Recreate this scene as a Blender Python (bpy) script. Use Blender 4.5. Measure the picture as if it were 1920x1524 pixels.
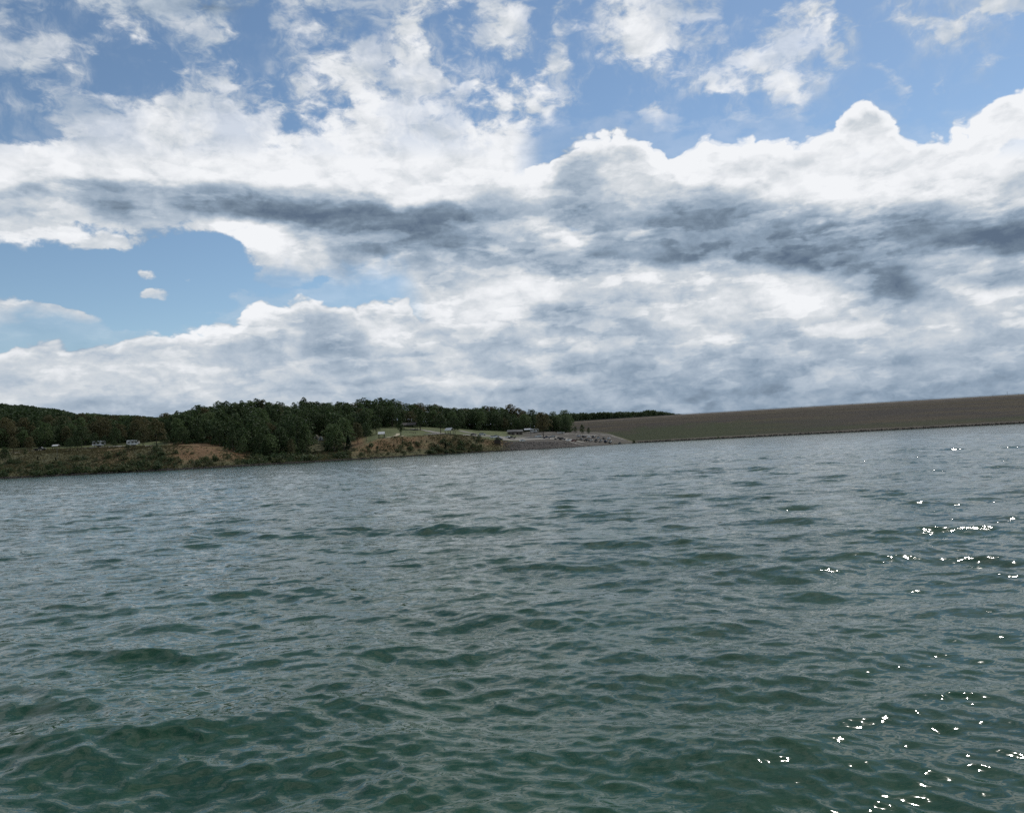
import bpy, math, random
import numpy as np
from mathutils import Vector, Matrix
R = math.radians
random.seed(7); rng = np.random.default_rng(11)
SC = bpy.context.scene
COL = SC.collection
for o in list(bpy.data.objects): bpy.data.objects.remove(o)

# ------------------------------------------------------------------ camera
F = 1500.0                      # focal length in photograph pixels (1920 wide)
H = 2.6                         # eye height above the lake
ROLL, PITCH = 2.95, 2.86
cam_d = bpy.data.cameras.new('camera'); cam = bpy.data.objects.new('camera', cam_d); COL.objects.link(cam)
cam_d.sensor_width = 36.0; cam_d.lens = 36.0 * F / 1920.0
cam_d.clip_start = 0.1; cam_d.clip_end = 30000
CM = Matrix.Rotation(R(90 + PITCH), 4, 'X') @ Matrix.Rotation(R(-ROLL), 4, 'Z')
CM.translation = Vector((0, 0, H))
cam.matrix_world = CM
SC.camera = cam
CR = np.array(CM.to_3x3())      # columns: right, up, back

# ------------------------------------------------------------------ sun, exposure
SUN_AZ, SUN_EL = 35.5, 43.0     # azimuth to the right of +Y
sun_dir = Vector((math.sin(R(SUN_AZ)) * math.cos(R(SUN_EL)), math.cos(R(SUN_AZ)) * math.cos(R(SUN_EL)), math.sin(R(SUN_EL))))
sd = bpy.data.lights.new('sun', 'SUN'); so = bpy.data.objects.new('sun', sd); COL.objects.link(so)
sd.energy = 2.6; sd.angle = R(0.5); sd.color = (1.0, 0.95, 0.87)
so.rotation_euler = (-sun_dir).to_track_quat('-Z', 'Y').to_euler()
vs = SC.view_settings
SC.display_settings.display_device = 'sRGB'
vs.view_transform = 'Standard'; vs.look = 'None'; vs.exposure = 0.0; vs.gamma = 1.0; vs.use_curve_mapping = False
SC.cycles.use_denoising = False
SC.cycles.max_bounces = 5; SC.cycles.diffuse_bounces = 2; SC.cycles.glossy_bounces = 3
SC.cycles.transparent_max_bounces = 4
SC.cycles.sample_clamp_indirect = 4.0
SC.cycles.caustics_reflective = False; SC.cycles.caustics_refractive = False

def srgb(r, g, b):
    f = lambda c: (c / 255 / 12.92) if c <= 10 else ((c / 255 + .055) / 1.055) ** 2.4
    return (f(r), f(g), f(b))

# ------------------------------------------------------------------ node helper
class NT:
    def __init__(s, tree): s.t = tree; s.n = tree.nodes; s.l = tree.links
    def put(s, sock, v):
        if v is None: return
        if isinstance(v, bpy.types.NodeSocket): s.l.new(v, sock)
        else:
            if sock.type == 'RGBA' and hasattr(v, '__len__') and len(v) == 3: v = (*v, 1)
            sock.default_value = v
    def math(s, op, a, b=None, c=None, clamp=False):
        n = s.n.new('ShaderNodeMath'); n.operation = op; n.use_clamp = clamp
        s.put(n.inputs[0], a); s.put(n.inputs[1], b); s.put(n.inputs[2], c); return n.outputs[0]
    def vec(s, op, a, b=None, scale=None):
        n = s.n.new('ShaderNodeVectorMath'); n.operation = op
        s.put(n.inputs[0], a); s.put(n.inputs[1], b)
        if scale is not None: s.put(n.inputs['Scale'], scale)
        return n.outputs['Value'] if op in ('DOT_PRODUCT', 'LENGTH', 'DISTANCE') else n.outputs['Vector']
    def comb(s, x, y, z):
        n = s.n.new('ShaderNodeCombineXYZ'); s.put(n.inputs[0], x); s.put(n.inputs[1], y); s.put(n.inputs[2], z); return n.outputs[0]
    def sep(s, v):
        n = s.n.new('ShaderNodeSeparateXYZ'); s.put(n.inputs[0], v); return n.outputs
    def noise(s, v, scale, detail=4, rough=.5, dist=0.0, dims='3D'):
        n = s.n.new('ShaderNodeTexNoise'); n.noise_dimensions = dims
        s.put(n.inputs['Vector'], v); n.inputs['Scale'].default_value = scale
        n.inputs['Detail'].default_value = detail; n.inputs['Roughness'].default_value = rough
        n.inputs['Distortion'].default_value = dist
        return n.outputs['Fac'], n.outputs['Color']
    def voro(s, v, scale, detail=0, rough=.5, feature='F1', smooth=.5):
        n = s.n.new('ShaderNodeTexVoronoi'); n.feature = feature
        s.put(n.inputs['Vector'], v); n.inputs['Scale'].default_value = scale
        n.inputs['Detail'].default_value = detail; n.inputs['Roughness'].default_value = rough
        if feature == 'SMOOTH_F1': n.inputs['Smoothness'].default_value = smooth
        return n.outputs['Distance'], n.outputs['Color']
    def rng(s, v, a, b, c=0.0, d=1.0, kind='LINEAR'):
        n = s.n.new('ShaderNodeMapRange'); n.interpolation_type = kind
        for i, x in enumerate((v, a, b, c, d)): s.put(n.inputs[i], x)
        return n.outputs[0]
    def ramp(s, v, stops, interp='LINEAR'):
        n = s.n.new('ShaderNodeValToRGB'); r = n.color_ramp; r.interpolation = interp
        els = r.elements
        while len(els) > 1: els.remove(els[-1])
        els[0].position = stops[0][0]; els[0].color = (*stops[0][1], 1)
        for p, c in stops[1:]:
            e = els.new(p); e.color = (*c, 1)
        s.put(n.inputs[0], v); return n.outputs[0]
    def curve(s, v, pts):
        n = s.n.new('ShaderNodeFloatCurve'); c = n.mapping.curves[0]
        n.mapping.use_clip = False
        c.points[0].location = pts[0]; c.points[1].location = pts[-1]
        for p in pts[1:-1]: c.points.new(*p)
        for p in c.points: p.handle_type = 'VECTOR'
        n.mapping.update()
        s.put(n.inputs['Value'], v); return n.outputs[0]
    def mix(s, f, a, b, mode='MIX'):
        n = s.n.new('ShaderNodeMix'); n.data_type = 'RGBA'; n.blend_type = mode
        s.put(n.inputs[0], f); s.put(n.inputs[6], a); s.put(n.inputs[7], b); return n.outputs[2]

# ------------------------------------------------------------------ sky (world)
SKY = 0.1
world = bpy.data.worlds.new('World'); SC.world = world; world.use_nodes = True
w = NT(world.node_tree); w.n.clear()
world.cycles.sampling_method = 'MANUAL'; world.cycles.sample_map_resolution = 512
def build_sky():
    d = w.n.new('ShaderNodeTexCoord').outputs['Generated']
    sky = w.n.new('ShaderNodeTexSky'); sky.sky_type = 'NISHITA'; sky.sun_disc = False
    sky.sun_elevation = R(SUN_EL); sky.sun_rotation = R(SUN_AZ); sky.altitude = 200
    sky.air_density = 1.0; sky.dust_density = 0.1; sky.ozone_density = 1.6
    rt, up, fw = Vector(CR[:, 0]), Vector(CR[:, 1]), Vector(-CR[:, 2])
    df = w.vec('DOT_PRODUCT', d, tuple(fw)); dfm = w.math('MAXIMUM', df, 0.25)
    sx = w.math('MULTIPLY_ADD', w.math('DIVIDE', w.vec('DOT_PRODUCT', d, tuple(rt)), dfm), F, 960.0)
    sy = w.math('MULTIPLY_ADD', w.math('DIVIDE', w.vec('DOT_PRODUCT', d, tuple(up)), dfm), -F, 762.0)
    ds = w.vec('MULTIPLY', d, (1.0, 1.0, 1.7))
    warp = w.noise(ds, 9.0, 5, .56)[1]
    wv = w.sep(w.vec('SUBTRACT', warp, (.5, .5, .5)))
    wx = w.math('MULTIPLY_ADD', wv[0], 190.0, sx)
    wy = w.math('MULTIPLY_ADD', wv[1], 110.0, sy)
    # 25 columns (80 px) x 20 rows (40 px): how much cloud, how bright
    cov = ['4457764655685' '458734423233',
           '5315763656658' '469857721432',
           '8732653376757' '479847620321',
           '8620363686853' '733679210000',
           '3741445797945' '641389500002',
           '2565776778745' '310024276017',
           '1389999689978' '399367999799',
           '9999999999999' '999999999999',
           '9999999999999' '999999999999',
           '9999999999999' '999999999999',
           '9999999999999' '999999999999',
           '9975379999999' '999999999999',
           '2100005698999' '999999999999',
           '0000002359999' '999999999999',
           '1000017999999' '999999999999',
           '9730159999999' '999999999999',
           '9999999999999' '999999999999',
           '9999999999999' '999999999999',
           '9999999999999' '999999999999',
           '9999999999999' '999999999999',
           '9999999999999' '999999999999']
    bri = ['7775434777778' '778777777777',
           '7777777777878' '788888877777',
           '8777777788888' '888888877777',
           '8877778888888' '888899877778',
           '7777788888888' '888899888889',
           '8777888898998' '888888889999',
           '8889999899999' '999999999999',
           '9999899999999' '879999999999',
           '9999899999999' '788898999998',
           '8744545789988' '667649999987',
           '6764435312245' '546226555785',
           '8876589651123' '847211242221',
           '7776677866565' '311100011277',
           '7777777789668' '879887842533',
           '7777779888788' '766798863576',
           '8888888658788' '557887866777',
           '7777665658767' '766785677866',
           '7677776655665' '544444465554',
           '6677766566654' '433333543333',
           '6654466554444' '333333333344',
           '5554445554444' '333333333344']
    acc = None
    u = w.math('DIVIDE', wx, 1920.0, clamp=True)
    vrow = w.math('DIVIDE', wy, 40.0)
    for r in range(21):
        c, b = cov[r], bri[r]
        assert len(c) == 25 and len(b) == 25, (r, len(c), len(b))
        stops = [(i / 24.0, (int(c[i]) / 9, int(b[i]) / 9, 0)) for i in range(25)]
        colr = w.ramp(u, stops, 'CARDINAL')
        dist = w.math('ABSOLUTE', w.math('SUBTRACT', vrow if 0 < r < 20 else (w.math('MAXIMUM', vrow, 0.0) if r == 0 else w.math('MINIMUM', vrow, 20.0)), float(r)))
        wt = w.rng(dist, 0.0, 1.0, 1.0, 0.0, 'SMOOTHSTEP')
        term = w.vec('SCALE', colr, scale=wt)
        acc = term if acc is None else w.vec('ADD', acc, term)
    lat = w.sep(acc)
    # outside the frame the same broken cloud goes on
    ox = w.math('MAXIMUM', w.math('SUBTRACT', 0.0, sx), w.math('SUBTRACT', sx, 1920.0))
    oy = w.math('SUBTRACT', -20.0, sy)
    out = w.math('MAXIMUM', w.rng(ox, 0.0, 260.0, 0, 1, 'SMOOTHSTEP'), w.rng(oy, 0.0, 260.0, 0, 1, 'SMOOTHSTEP'))
    out = w.math('MAXIMUM', out, w.rng(df, 0.45, 0.6, 1, 0))
    big, bigc = w.noise(ds, 3.2, 3, .5)
    gc = w.rng(big, 0.34, 0.56, 0.25, 1.0); gb = w.rng(w.sep(bigc)[1], 0.35, 0.65, 0.45, 1.0)
    C = w.math('ADD', w.math('MULTIPLY', lat[0], w.math('SUBTRACT', 1.0, out)), w.math('MULTIPLY', gc, out))
    B = w.math('ADD', w.math('MULTIPLY', lat[1], w.math('SUBTRACT', 1.0, out)), w.math('MULTIPLY', gb, out))
    def blob(x, y, rx, ry, tilt=0.0):
        ct, st_ = math.cos(R(tilt)), math.sin(R(tilt))
        dx_ = w.math('ADD', wxs, -x); dy_ = w.math('ADD', wys, -y)
        a_ = w.math('MULTIPLY_ADD', dx_, ct / rx, w.math('MULTIPLY', dy_, st_ / rx)); b_ = w.math('MULTIPLY_ADD', dy_, ct / ry, w.math('MULTIPLY', dx_, -st_ / ry))
        return w.rng(w.math('MULTIPLY_ADD', a_, a_, w.math('MULTIPLY', b_, b_)), 0.0, 1.6, 1.0, 0.0, 'SMOOTHSTEP')
    wxs = w.math('MULTIPLY_ADD', wv[0], 110.0, sx); wys = w.math('MULTIPLY_ADD', wv[1], 75.0, sy)
    for x, y, rx, ry, tl, am in ((525, 515, 52, 17, -4, .7), (590, 493, 50, 18, 5, .65), (294, 550, 34, 15, 0, .8), (350, 522, 34, 10, -5, .6), (284, 514, 30, 11, 12, .45), (60, 594, 125, 30, 4, 1.0), (650, 533, 80, 14, -4, .6),
                                 (155, 515, 28, 22, 40, .38), (1740, 58, 66, 30, 0, .42), (1575, 100, 20, 26, 30, .4), (1690, 165, 30, 24, 20, .42), (1885, 8, 60, 22, -8, .7), (1850, 140, 34, 22, -60, .34),
                                 (850, 72, 42, 100, 10, -.5), (470, 60, 45, 110, 8, -.45), (1010, 60, 26, 120, 15, -.5), (1095, 60, 40, 80, 0, -.4), (240, 140, 70, 70, 0, -.4), (1390, 20, 50, 90, 25, -.4)):
        C = w.math('MULTIPLY_ADD', blob(x, y, rx, ry, tl), am, C)
    for x, y, rx, ry, tl, am in ((1140, 292, 110, 44, 0, -.22), (1630, 232, 100, 30, 0, -.16), (590, 640, 95, 38, 0, -.20), (545, 640, 30, 22, -50, .22), (855, 682, 36, 20, 0, .30), (60, 690, 90, 26, 10, .22), (1080, 350, 46, 70, 0, -.28),
                                 (480, 430, 90, 36, 0, .42), (1560, 420, 70, 15, -8, .40), (1080, 445, 60, 14, 0, .42),
                                 (1760, 482, 130, 17, -6, .36), (1490, 560, 90, 40, 0, .12), (1660, 550, 90, 50, -40, -.14), (1030, 548, 220, 24, 0, .12), (1000, 708, 130, 12, -3, .30), (780, 715, 180, 12, -3, .18), (1500, 668, 60, 14, 0, .22), (1100, 592, 150, 26, 0, -.12)):
        B = w.math('MULTIPLY_ADD', blob(x, y, rx, ry, tl), am, B)
    # fine structure
    dw = w.vec('ADD', ds, w.vec('SCALE', w.vec('SUBTRACT', w.noise(ds, 22.0, 2, .6)[1], (.5, .5, .5)), scale=0.03))
    n1 = w.noise(dw, 13.0, 7, .6)[0]
    off = w.vec('ADD', dw, (0.010, 0.004, 0.020))
    n2 = w.noise(off, 13.0, 7, .6)[0]
    shade = w.math('SUBTRACT', n1, n2)
    vor = w.voro(dw, 19.0, 3, .55)[0]
    cc = w.math('ADD', C, w.math('MULTIPLY', w.math('SUBTRACT', n1, .5), w.math('MULTIPLY_ADD', w.math('MULTIPLY', C, w.math('SUBTRACT', 1.0, C)), 6.0, 1.45)))
    n3 = w.noise(w.vec('ADD', dw, (2.3, .7, 1.9)), 34.0, 5, .6)[0]
    cc = w.math('ADD', cc, w.math('MULTIPLY', w.math('MULTIPLY', w.math('SUBTRACT', n3, .50), 2.3), w.rng(sy, 170.0, 290.0, 1.0, .25)))
    st_hi = w.noise(w.vec('ADD', w.vec('MULTIPLY', dw, (1.3, 1.0, .5)), (7.1, .3, 4.9)), 11.0, 5, .6)[0]
    al = w.math('MULTIPLY', w.rng(cc, w.rng(sy, 150.0, 330.0, .10, .36), w.rng(sy, 150.0, 330.0, .96, .74), 0.0, 1.0, 'SMOOTHSTEP'), w.math('MAXIMUM', w.rng(st_hi, .40, .58, .62, .98), w.rng(sy, 170.0, 300.0, 0.0, 1.0)))
    # crisp cumulus tops
    T2 = [(930, 330), (1010, 275), (1040, 263), (1075, 245), (1105, 228), (1150, 230), (1195, 234), (1215, 247), (1225, 264), (1290, 262), (1320, 248), (1380, 241), (1410, 231),
          (1455, 241), (1500, 240), (1530, 222), (1550, 206), (1580, 190), (1600, 178), (1618, 168), (1640, 172), (1652, 190), (1670, 200), (1690, 225), (1720, 240), (1755, 235),
          (1776, 240), (1787, 214), (1812, 208), (1850, 180), (1880, 164), (1930, 142)]
    T1 = [(0, 640), (60, 632), (110, 630), (160, 642), (230, 624), (270, 611), (310, 606), (370, 604), (385, 597), (440, 590), (456, 572), (490, 555), (520, 551), (550, 548),
          (580, 553), (600, 558), (625, 560), (650, 557), (700, 549), (760, 546), (800, 600)]
    def crisp(T, x0, x1, amp, dx=0.0):
        cu = w.math('DIVIDE', w.math('ADD', w.math('MULTIPLY_ADD', wv[0], 40.0, sx), dx), 2000.0)
        t = w.math('MULTIPLY', w.curve(cu, [(x / 2000, y / 1000) for x, y in T]), 1000.0)
        e = w.math('SUBTRACT', w.math('MULTIPLY_ADD', wv[1], 26.0, sy), t)
        e = w.math('ADD', e, w.math('MULTIPLY', w.math('SUBTRACT', 0.42, vor), amp))
        inx = w.math('MULTIPLY', w.rng(sx, x0, x0 + 60.0), w.rng(sx, x1 - 60.0, x1, 1, 0))
        return e, inx
    e2, in2 = crisp(T2, 960.0, 2050.0, 36.0)
    e1, in1 = crisp(T1, -60.0, 800.0, 30.0)
    a2 = w.math('MULTIPLY', w.math('MULTIPLY', w.rng(e2, -2.0, 5.0), in2), w.rng(e2, 90.0, 140.0, 1, 0))
    a1 = w.math('MULTIPLY', w.math('MULTIPLY', w.rng(e1, -2.0, 6.0), in1), w.rng(e1, 60.0, 120.0, 1, 0))
    veil = w.noise(w.vec('ADD', w.vec('MULTIPLY', dw, (1.6, 1.0, .55)), (1.1, 5.3, 2.9)), 17.0, 6, .62)[0]
    al = w.math('MAXIMUM', al, w.math('MULTIPLY', w.rng(veil, .47, .72, 0.0, .62, 'SMOOTHSTEP'), w.math('MULTIPLY', w.rng(sy, 200.0, 300.0, 1, 0), w.rng(C, .02, .30, .25, 1.0))))
    for e_, in_ in ((e1, in1), (e2, in2)):
        sup = w.math('MULTIPLY', w.math('MULTIPLY', in_, w.rng(e_, -85.0, -45.0)), w.rng(e_, -6.0, 0.0, 1, 0))
        al = w.math('MULTIPLY', al, w.math('MULTIPLY_ADD', sup, -.8, 1.0))
    al = w.math('MAXIMUM', al, w.math('MAXIMUM', a1, a2))
    rim = w.math('MAXIMUM', w.math('MULTIPLY', a2, w.rng(e2, 4.0, 34.0, 1.0, 0.0)), w.math('MULTIPLY', a1, w.rng(e1, 4.0, 20.0, .6, 0.0)))
    # brightness
    dst = w.vec('MULTIPLY', d, (1.0, 1.0, 4.2))
    st = w.noise(w.vec('ADD', dst, w.vec('SCALE', w.vec('SUBTRACT', warp, (.5, .5, .5)), scale=0.10)), 7.0, 8, .58)[0]
    BC = [(-40, 368), (150, 360), (300, 374), (420, 386), (540, 392), (640, 406), (760, 424), (860, 436), (960, 462), (1100, 474), (1250, 452), (1350, 438), (1500, 450), (1700, 440), (1960, 430)]
    BH = [(-40, 14), (150, 20), (300, 34), (420, 34), (540, 40), (640, 46), (760, 50), (860, 44), (960, 38), (1100, 44), (1250, 62), (1350, 72), (1500, 66), (1700, 58), (1960, 54)]
    cu = w.math('DIVIDE', w.math('ADD', wxs, 40.0), 2000.0)
    bc = w.math('MULTIPLY', w.curve(cu, [((x + 40) / 2000, y / 1000) for x, y in BC]), 1000.0)
    bh = w.math('MULTIPLY', w.curve(cu, [((x + 40) / 2000, y / 1000) for x, y in BH]), 1000.0)
    be = w.math('ABSOLUTE', w.math('DIVIDE', w.math('SUBTRACT', w.math('MULTIPLY_ADD', wv[1], 80.0, sy), bc), bh))
    bm = w.math('MULTIPLY', w.rng(be, .25, 1.35, 1.0, 0.0, 'SMOOTHSTEP'), w.rng(st, .60, .47, .35, 1.0, 'SMOOTHSTEP'))
    bm = w.math('MULTIPLY', w.math('MULTIPLY', bm, w.rng(sx, -60.0, 260.0, .3, .88)), w.math('SUBTRACT', 1.0, out))
    B = w.math('ADD', w.math('MULTIPLY', B, w.math('SUBTRACT', 1.0, bm)), w.math('MULTIPLY', bm, w.math('MULTIPLY_ADD', st, .5, -.08)))
    low = w.rng(sy, 480.0, 690.0, 1.0, .66)
    B = w.math('ADD', w.math('MULTIPLY', B, low), w.math('MULTIPLY', w.math('SUBTRACT', 1.0, low), w.rng(sx, 500.0, 1300.0, .62, .34)))
    b = w.math('ADD', w.math('MULTIPLY_ADD', B, .89, .06), w.math('MULTIPLY', shade, w.rng(sy, 300.0, 400.0, .95, .92)))
    puff = w.noise(w.vec('ADD', w.vec('MULTIPLY', d, (1.0, 1.0, 3.0)), (3.1, 1.7, .3)), 15.0, 5, .55)[0]
    b = w.math('ADD', b, w.math('MULTIPLY', w.rng(puff, .50, .585, -.05, .11, 'SMOOTHSTEP'), w.math('MULTIPLY', w.rng(sy, 250.0, 450.0, .5, 1.0), w.rng(sy, 620.0, 760.0, 1.0, .45))))
    lowness = w.math('MULTIPLY', w.rng(sy, 260.0, 420.0, .3, 1.0), w.rng(sy, 620.0, 760.0, 1.0, .6))
    b = w.math('ADD', b, w.math('MULTIPLY', w.math('MULTIPLY', w.math('SUBTRACT', st, .5), .62), lowness))
    b = w.math('ADD', b, w.math('MULTIPLY', rim, 0.35))
    b = w.math('MULTIPLY_ADD', w.math('SUBTRACT', al, 1.0), 0.18, b)
    k = 1 / SKY
    cs = [(0.0, srgb(94, 111, 132)), (0.16, srgb(116, 133, 151)), (0.33, srgb(143, 161, 180)), (0.55, srgb(178, 191, 205)), (0.74, srgb(209, 215, 221)), (0.88, srgb(231, 234, 238)), (1.0, srgb(243, 245, 248))]
    cl = w.vec('SCALE', w.ramp(b, cs), scale=k)
    blue = w.mix(1.0, sky.outputs[0], (*BLUE, 1), 'MULTIPLY')
    fin = w.mix(al, blue, cl)
    # below the horizon: dull ground tone
    dz = w.sep(d)[2]
    fin = w.mix(w.rng(dz, -0.02, 0.0, 1, 0), fin, (0.5, 0.6, 0.6, 1))
    bg = w.n.new('ShaderNodeBackground'); bg.inputs['Strength'].default_value = SKY
    w.l.new(fin, bg.inputs['Color'])
    wo = w.n.new('ShaderNodeOutputWorld'); w.l.new(bg.outputs[0], wo.inputs['Surface'])
BLUE = (.94, .985, .97)
build_sky()

# ------------------------------------------------------------------ object helpers
def tag(o, label=None, cat=None, group=None, kind=None):
    if label: o['label'] = label
    if cat: o['category'] = cat
    if group: o['group'] = group
    if kind: o['kind'] = kind
    return o
def np_mesh(name, verts, faces, mat=None, smooth=False):
    """faces: (n,3) or (n,4) int array"""
    verts = np.asarray(verts, dtype=np.float32); faces = np.asarray(faces, dtype=np.int32)
    me = bpy.data.meshes.new(name); n, k = faces.shape
    me.vertices.add(len(verts)); me.vertices.foreach_set('co', verts.ravel())
    me.loops.add(n * k); me.loops.foreach_set('vertex_index', faces.ravel())
    me.polygons.add(n); me.polygons.foreach_set('loop_start', np.arange(0, n * k, k, dtype=np.int32))
    me.polygons.foreach_set('loop_total', np.full(n, k, dtype=np.int32))
    if smooth: me.polygons.foreach_set('use_smooth', np.ones(n, dtype=bool))
    me.update(calc_edges=True)
    if mat: me.materials.append(mat)
    return me
def link(name, me, parent=None, loc=None):
    o = bpy.data.objects.new(name, me); COL.objects.link(o)
    if parent: o.parent = parent
    if loc is not None: o.location = loc
    return o
def empty(name, loc, rz=0.0, sc=1.0):
    o = bpy.data.objects.new(name, None); COL.objects.link(o)
    o.location = loc; o.rotation_euler = (0, 0, rz); o.scale = (sc, sc, sc); o.empty_display_size = .3
    return o
class MB:
    def __init__(s): s.v = []; s.f = []
    def hexa(s, p):                 # 8 points: bottom ring 0-3, top ring 4-7
        n = len(s.v); s.v += [tuple(q) for q in p]
        s.f += [tuple(n + i for i in q) for q in ((3, 2, 1, 0), (4, 5, 6, 7), (0, 1, 5, 4), (1, 2, 6, 5), (2, 3, 7, 6), (3, 0, 4, 7))]
        return s
    def box(s, x0, x1, y0, y1, z0, z1, tx=0, ty=0):
        return s.hexa([(x0, y0, z0), (x1, y0, z0), (x1, y1, z0), (x0, y1, z0),
                       (x0 + tx, y0 + ty, z1), (x1 - tx, y0 + ty, z1), (x1 - tx, y1 - ty, z1), (x0 + tx, y1 - ty, z1)])
    def prism(s, prof, y0, y1):     # profile in xz extruded along y
        n = len(s.v); m = len(prof)
        s.v += [(x, y0, z) for x, z in prof] + [(x, y1, z) for x, z in prof]
        s.f += [tuple(n + i for i in range(m)), tuple(n + m + i for i in reversed(range(m)))]
        s.f += [(n + i, n + m + i, n + m + (i + 1) % m, n + (i + 1) % m) for i in range(m)]
        return s
    def tube(s, pts, rad, seg=6):
        n = len(s.v)
        for i, p in enumerate(pts):
            p = Vector(p); q = Vector(pts[min(i + 1, len(pts) - 1)]) - Vector(pts[max(i - 1, 0)])
            q.normalize(); a = q.orthogonal().normalized(); b = q.cross(a)
            r = rad[i] if hasattr(rad, '__len__') else rad
            for k in range(seg):
                t = 2 * math.pi * k / seg
                s.v.append(tuple(p + a * math.cos(t) * r + b * math.sin(t) * r))
        for i in range(len(pts) - 1):
            for k in range(seg):
                k2 = (k + 1) % seg
                s.f.append((n + i * seg + k, n + i * seg + k2, n + (i + 1) * seg + k2, n + (i + 1) * seg + k))
        s.f.append(tuple(n + k for k in reversed(range(seg)))); s.f.append(tuple(n + (len(pts) - 1) * seg + k for k in range(seg)))
        return s
    def mesh(s, name, mat):
        me = bpy.data.meshes.new(name); me.from_pydata(s.v, [], s.f); me.materials.append(mat); me.update(); return me
    def build(s, name, mat, parent=None): return link(name, s.mesh(name, mat), parent)

def new_mat(name):
    m = bpy.data.materials.new(name); m.use_nodes = True; t = NT(m.node_tree); t.n.clear()
    p = t.n.new('ShaderNodeBsdfPrincipled'); o = t.n.new('ShaderNodeOutputMaterial')
    t.l.new(p.outputs[0], o.inputs[0]); return m, t, p
def simple(name, col, rough=.6, metal=0.0, var=.12, scale=3.0):
    m, t, p = new_mat(name)
    tc = t.n.new('ShaderNodeTexCoord').outputs['Object']
    f = t.noise(tc, scale, 4, .6)[0]
    c = t.mix(f, tuple(x * (1 - var) for x in col), tuple(min(1, x * (1 + var)) for x in col))
    t.l.new(c, p.inputs['Base Color']); p.inputs['Roughness'].default_value = rough; p.inputs['Metallic'].default_value = metal
    return m

# ------------------------------------------------------------------ photograph ray -> world
def ray(px, py):
    v = np.array([(px - 960) / F, -(py - 762) / F, -1.0]); d = CR @ v; return d / d[1]      # per unit of depth Y
def at(px, py, Y):
    d = ray(px, py); return np.array([d[0] * Y, Y, H + d[2] * Y])
def hor(px): return 837.0 - math.tan(R(ROLL)) * (px - 960)

# ------------------------------------------------------------------ terrain (control profile per direction)
SKYL = [(-400, 750), (0, 754), (20, 757), (50, 757), (80, 763), (100, 764), (120, 768), (140, 775), (160, 773), (200, 776), (240, 777), (296, 781), (300, 781), (310, 777), (340, 770),
        (370, 762), (400, 757), (420, 754), (440, 754), (480, 750), (500, 752), (510, 755), (530, 757), (550, 761), (556, 750), (570, 748), (590, 753), (620, 754), (640, 752), (660, 754),
        (680, 750), (700, 746), (710, 748), (730, 750), (745, 749), (760, 757), (775, 756), (790, 757), (800, 762), (815, 757), (835, 762), (860, 764), (880, 763), (920, 763), (950, 762),
        (970, 765), (985, 771), (1005, 771), (1020, 775), (1045, 776), (1060, 773), (1090, 772), (1120, 771), (1160, 770), (1200, 770), (1215, 766), (1240, 769), (1270, 773), (1290, 777), (1340, 784)]
def skyl(px): return float(np.interp(px, [a for a, b in SKYL], [b for a, b in SKYL]))
# px: D0 | (D1,y1) (D2,y2) (D3,y3) (D4,y4) (D5,y5)   y None -> metres given as ('z',v)
TT = {
 0:   (345, (385, 856), (430, 843), (520, 828), (600, 822), (880, 779)),
 100: (338, (380, 851), (420, 841), (520, 826), (600, 820), (880, 789)),
 160: (334, (378, 850), (416, 840), (520, 824), (600, 818), (880, 797)),
 200: (332, (375, 847), (415, 838), (520, 822), (600, 816), (880, 801)),
 300: (335, (372, 838), (410, 836), (500, 816), (580, 810), (880, 806)),
 340: (338, (372, 837), (405, 837), (500, 812), (560, 806), ('z', 880, 20)),
 370: (340, (372, 839), (400, 840), (500, 806), (560, 800), ('z', 880, 20)),
 400: (342, (370, 843), (398, 845), (505, 802), (560, 798), ('z', 880, 20)),
 430: (346, (366, 853), (398, 851), (505, 799), (560, 797), ('z', 880, 20)),
 460: (350, (362, 867), (398, 859), (505, 797), (560, 797), ('z', 880, 20)),
 550: (372, (386, 863), (420, 852), (525, 794), (580, 796), ('z', 880, 20)),
 640: (402, (418, 854), (450, 843), (550, 794), (600, 796), ('z', 880, 20)),
 670: (415, (438, 838), (470, 830), (560, 792), (620, 793), ('z', 880, 20)),
 700: (430, (458, 825), (500, 816), (580, 791), (640, 792), ('z', 880, 20)),
 760: (452, (482, 818), (520, 810), (600, 794), (660, 794), ('z', 880, 20)),
 830: (473, (503, 815), (545, 809), (630, 799), (690, 800), ('z', 880, 20)),
 880: (488, (514, 817), (560, 812), (650, 802), (710, 803), ('z', 880, 20)),
 920: (497, (518, 825), (570, 815), (660, 803), (720, 803), ('z', 880, 20)),
 960: (506, (524, 829), (580, 817), (670, 804), (730, 804), ('z', 880, 20)),
 1040:(520, (537, 829), (600, 815), (690, 806), (750, 806), ('z', 880, 20)),
 1090:(545, (560, 834), (635, 817), (705, 807), ('z', 770, 8), ('z', 880, 20)),
 1140:(610, (622, 829), (668, 818), (720, 812), ('z', 780, 6), ('z', 880, 20)),
 1182:(690, (693, 830), (700, 829), (735, 828), ('z', 780, 2), ('z', 880, 20)),
 1215:(700, ('z', 705, -2), ('z', 715, -2), ('z', 740, -2), ('z', 800, 0), ('z', 880, 20)),
 1290:(700, ('z', 705, -3), ('z', 715, -3), ('z', 740, -3), ('z', 800, 0), ('z', 880, 19)),
 1400:(700, ('z', 705, -3), ('z', 715, -3), ('z', 740, -3), ('z', 800, 0), ('z', 880, 6)),
}
TK = sorted(TT); TD = np.zeros((len(TK), 6)); TZ = np.zeros((len(TK), 6))
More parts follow.
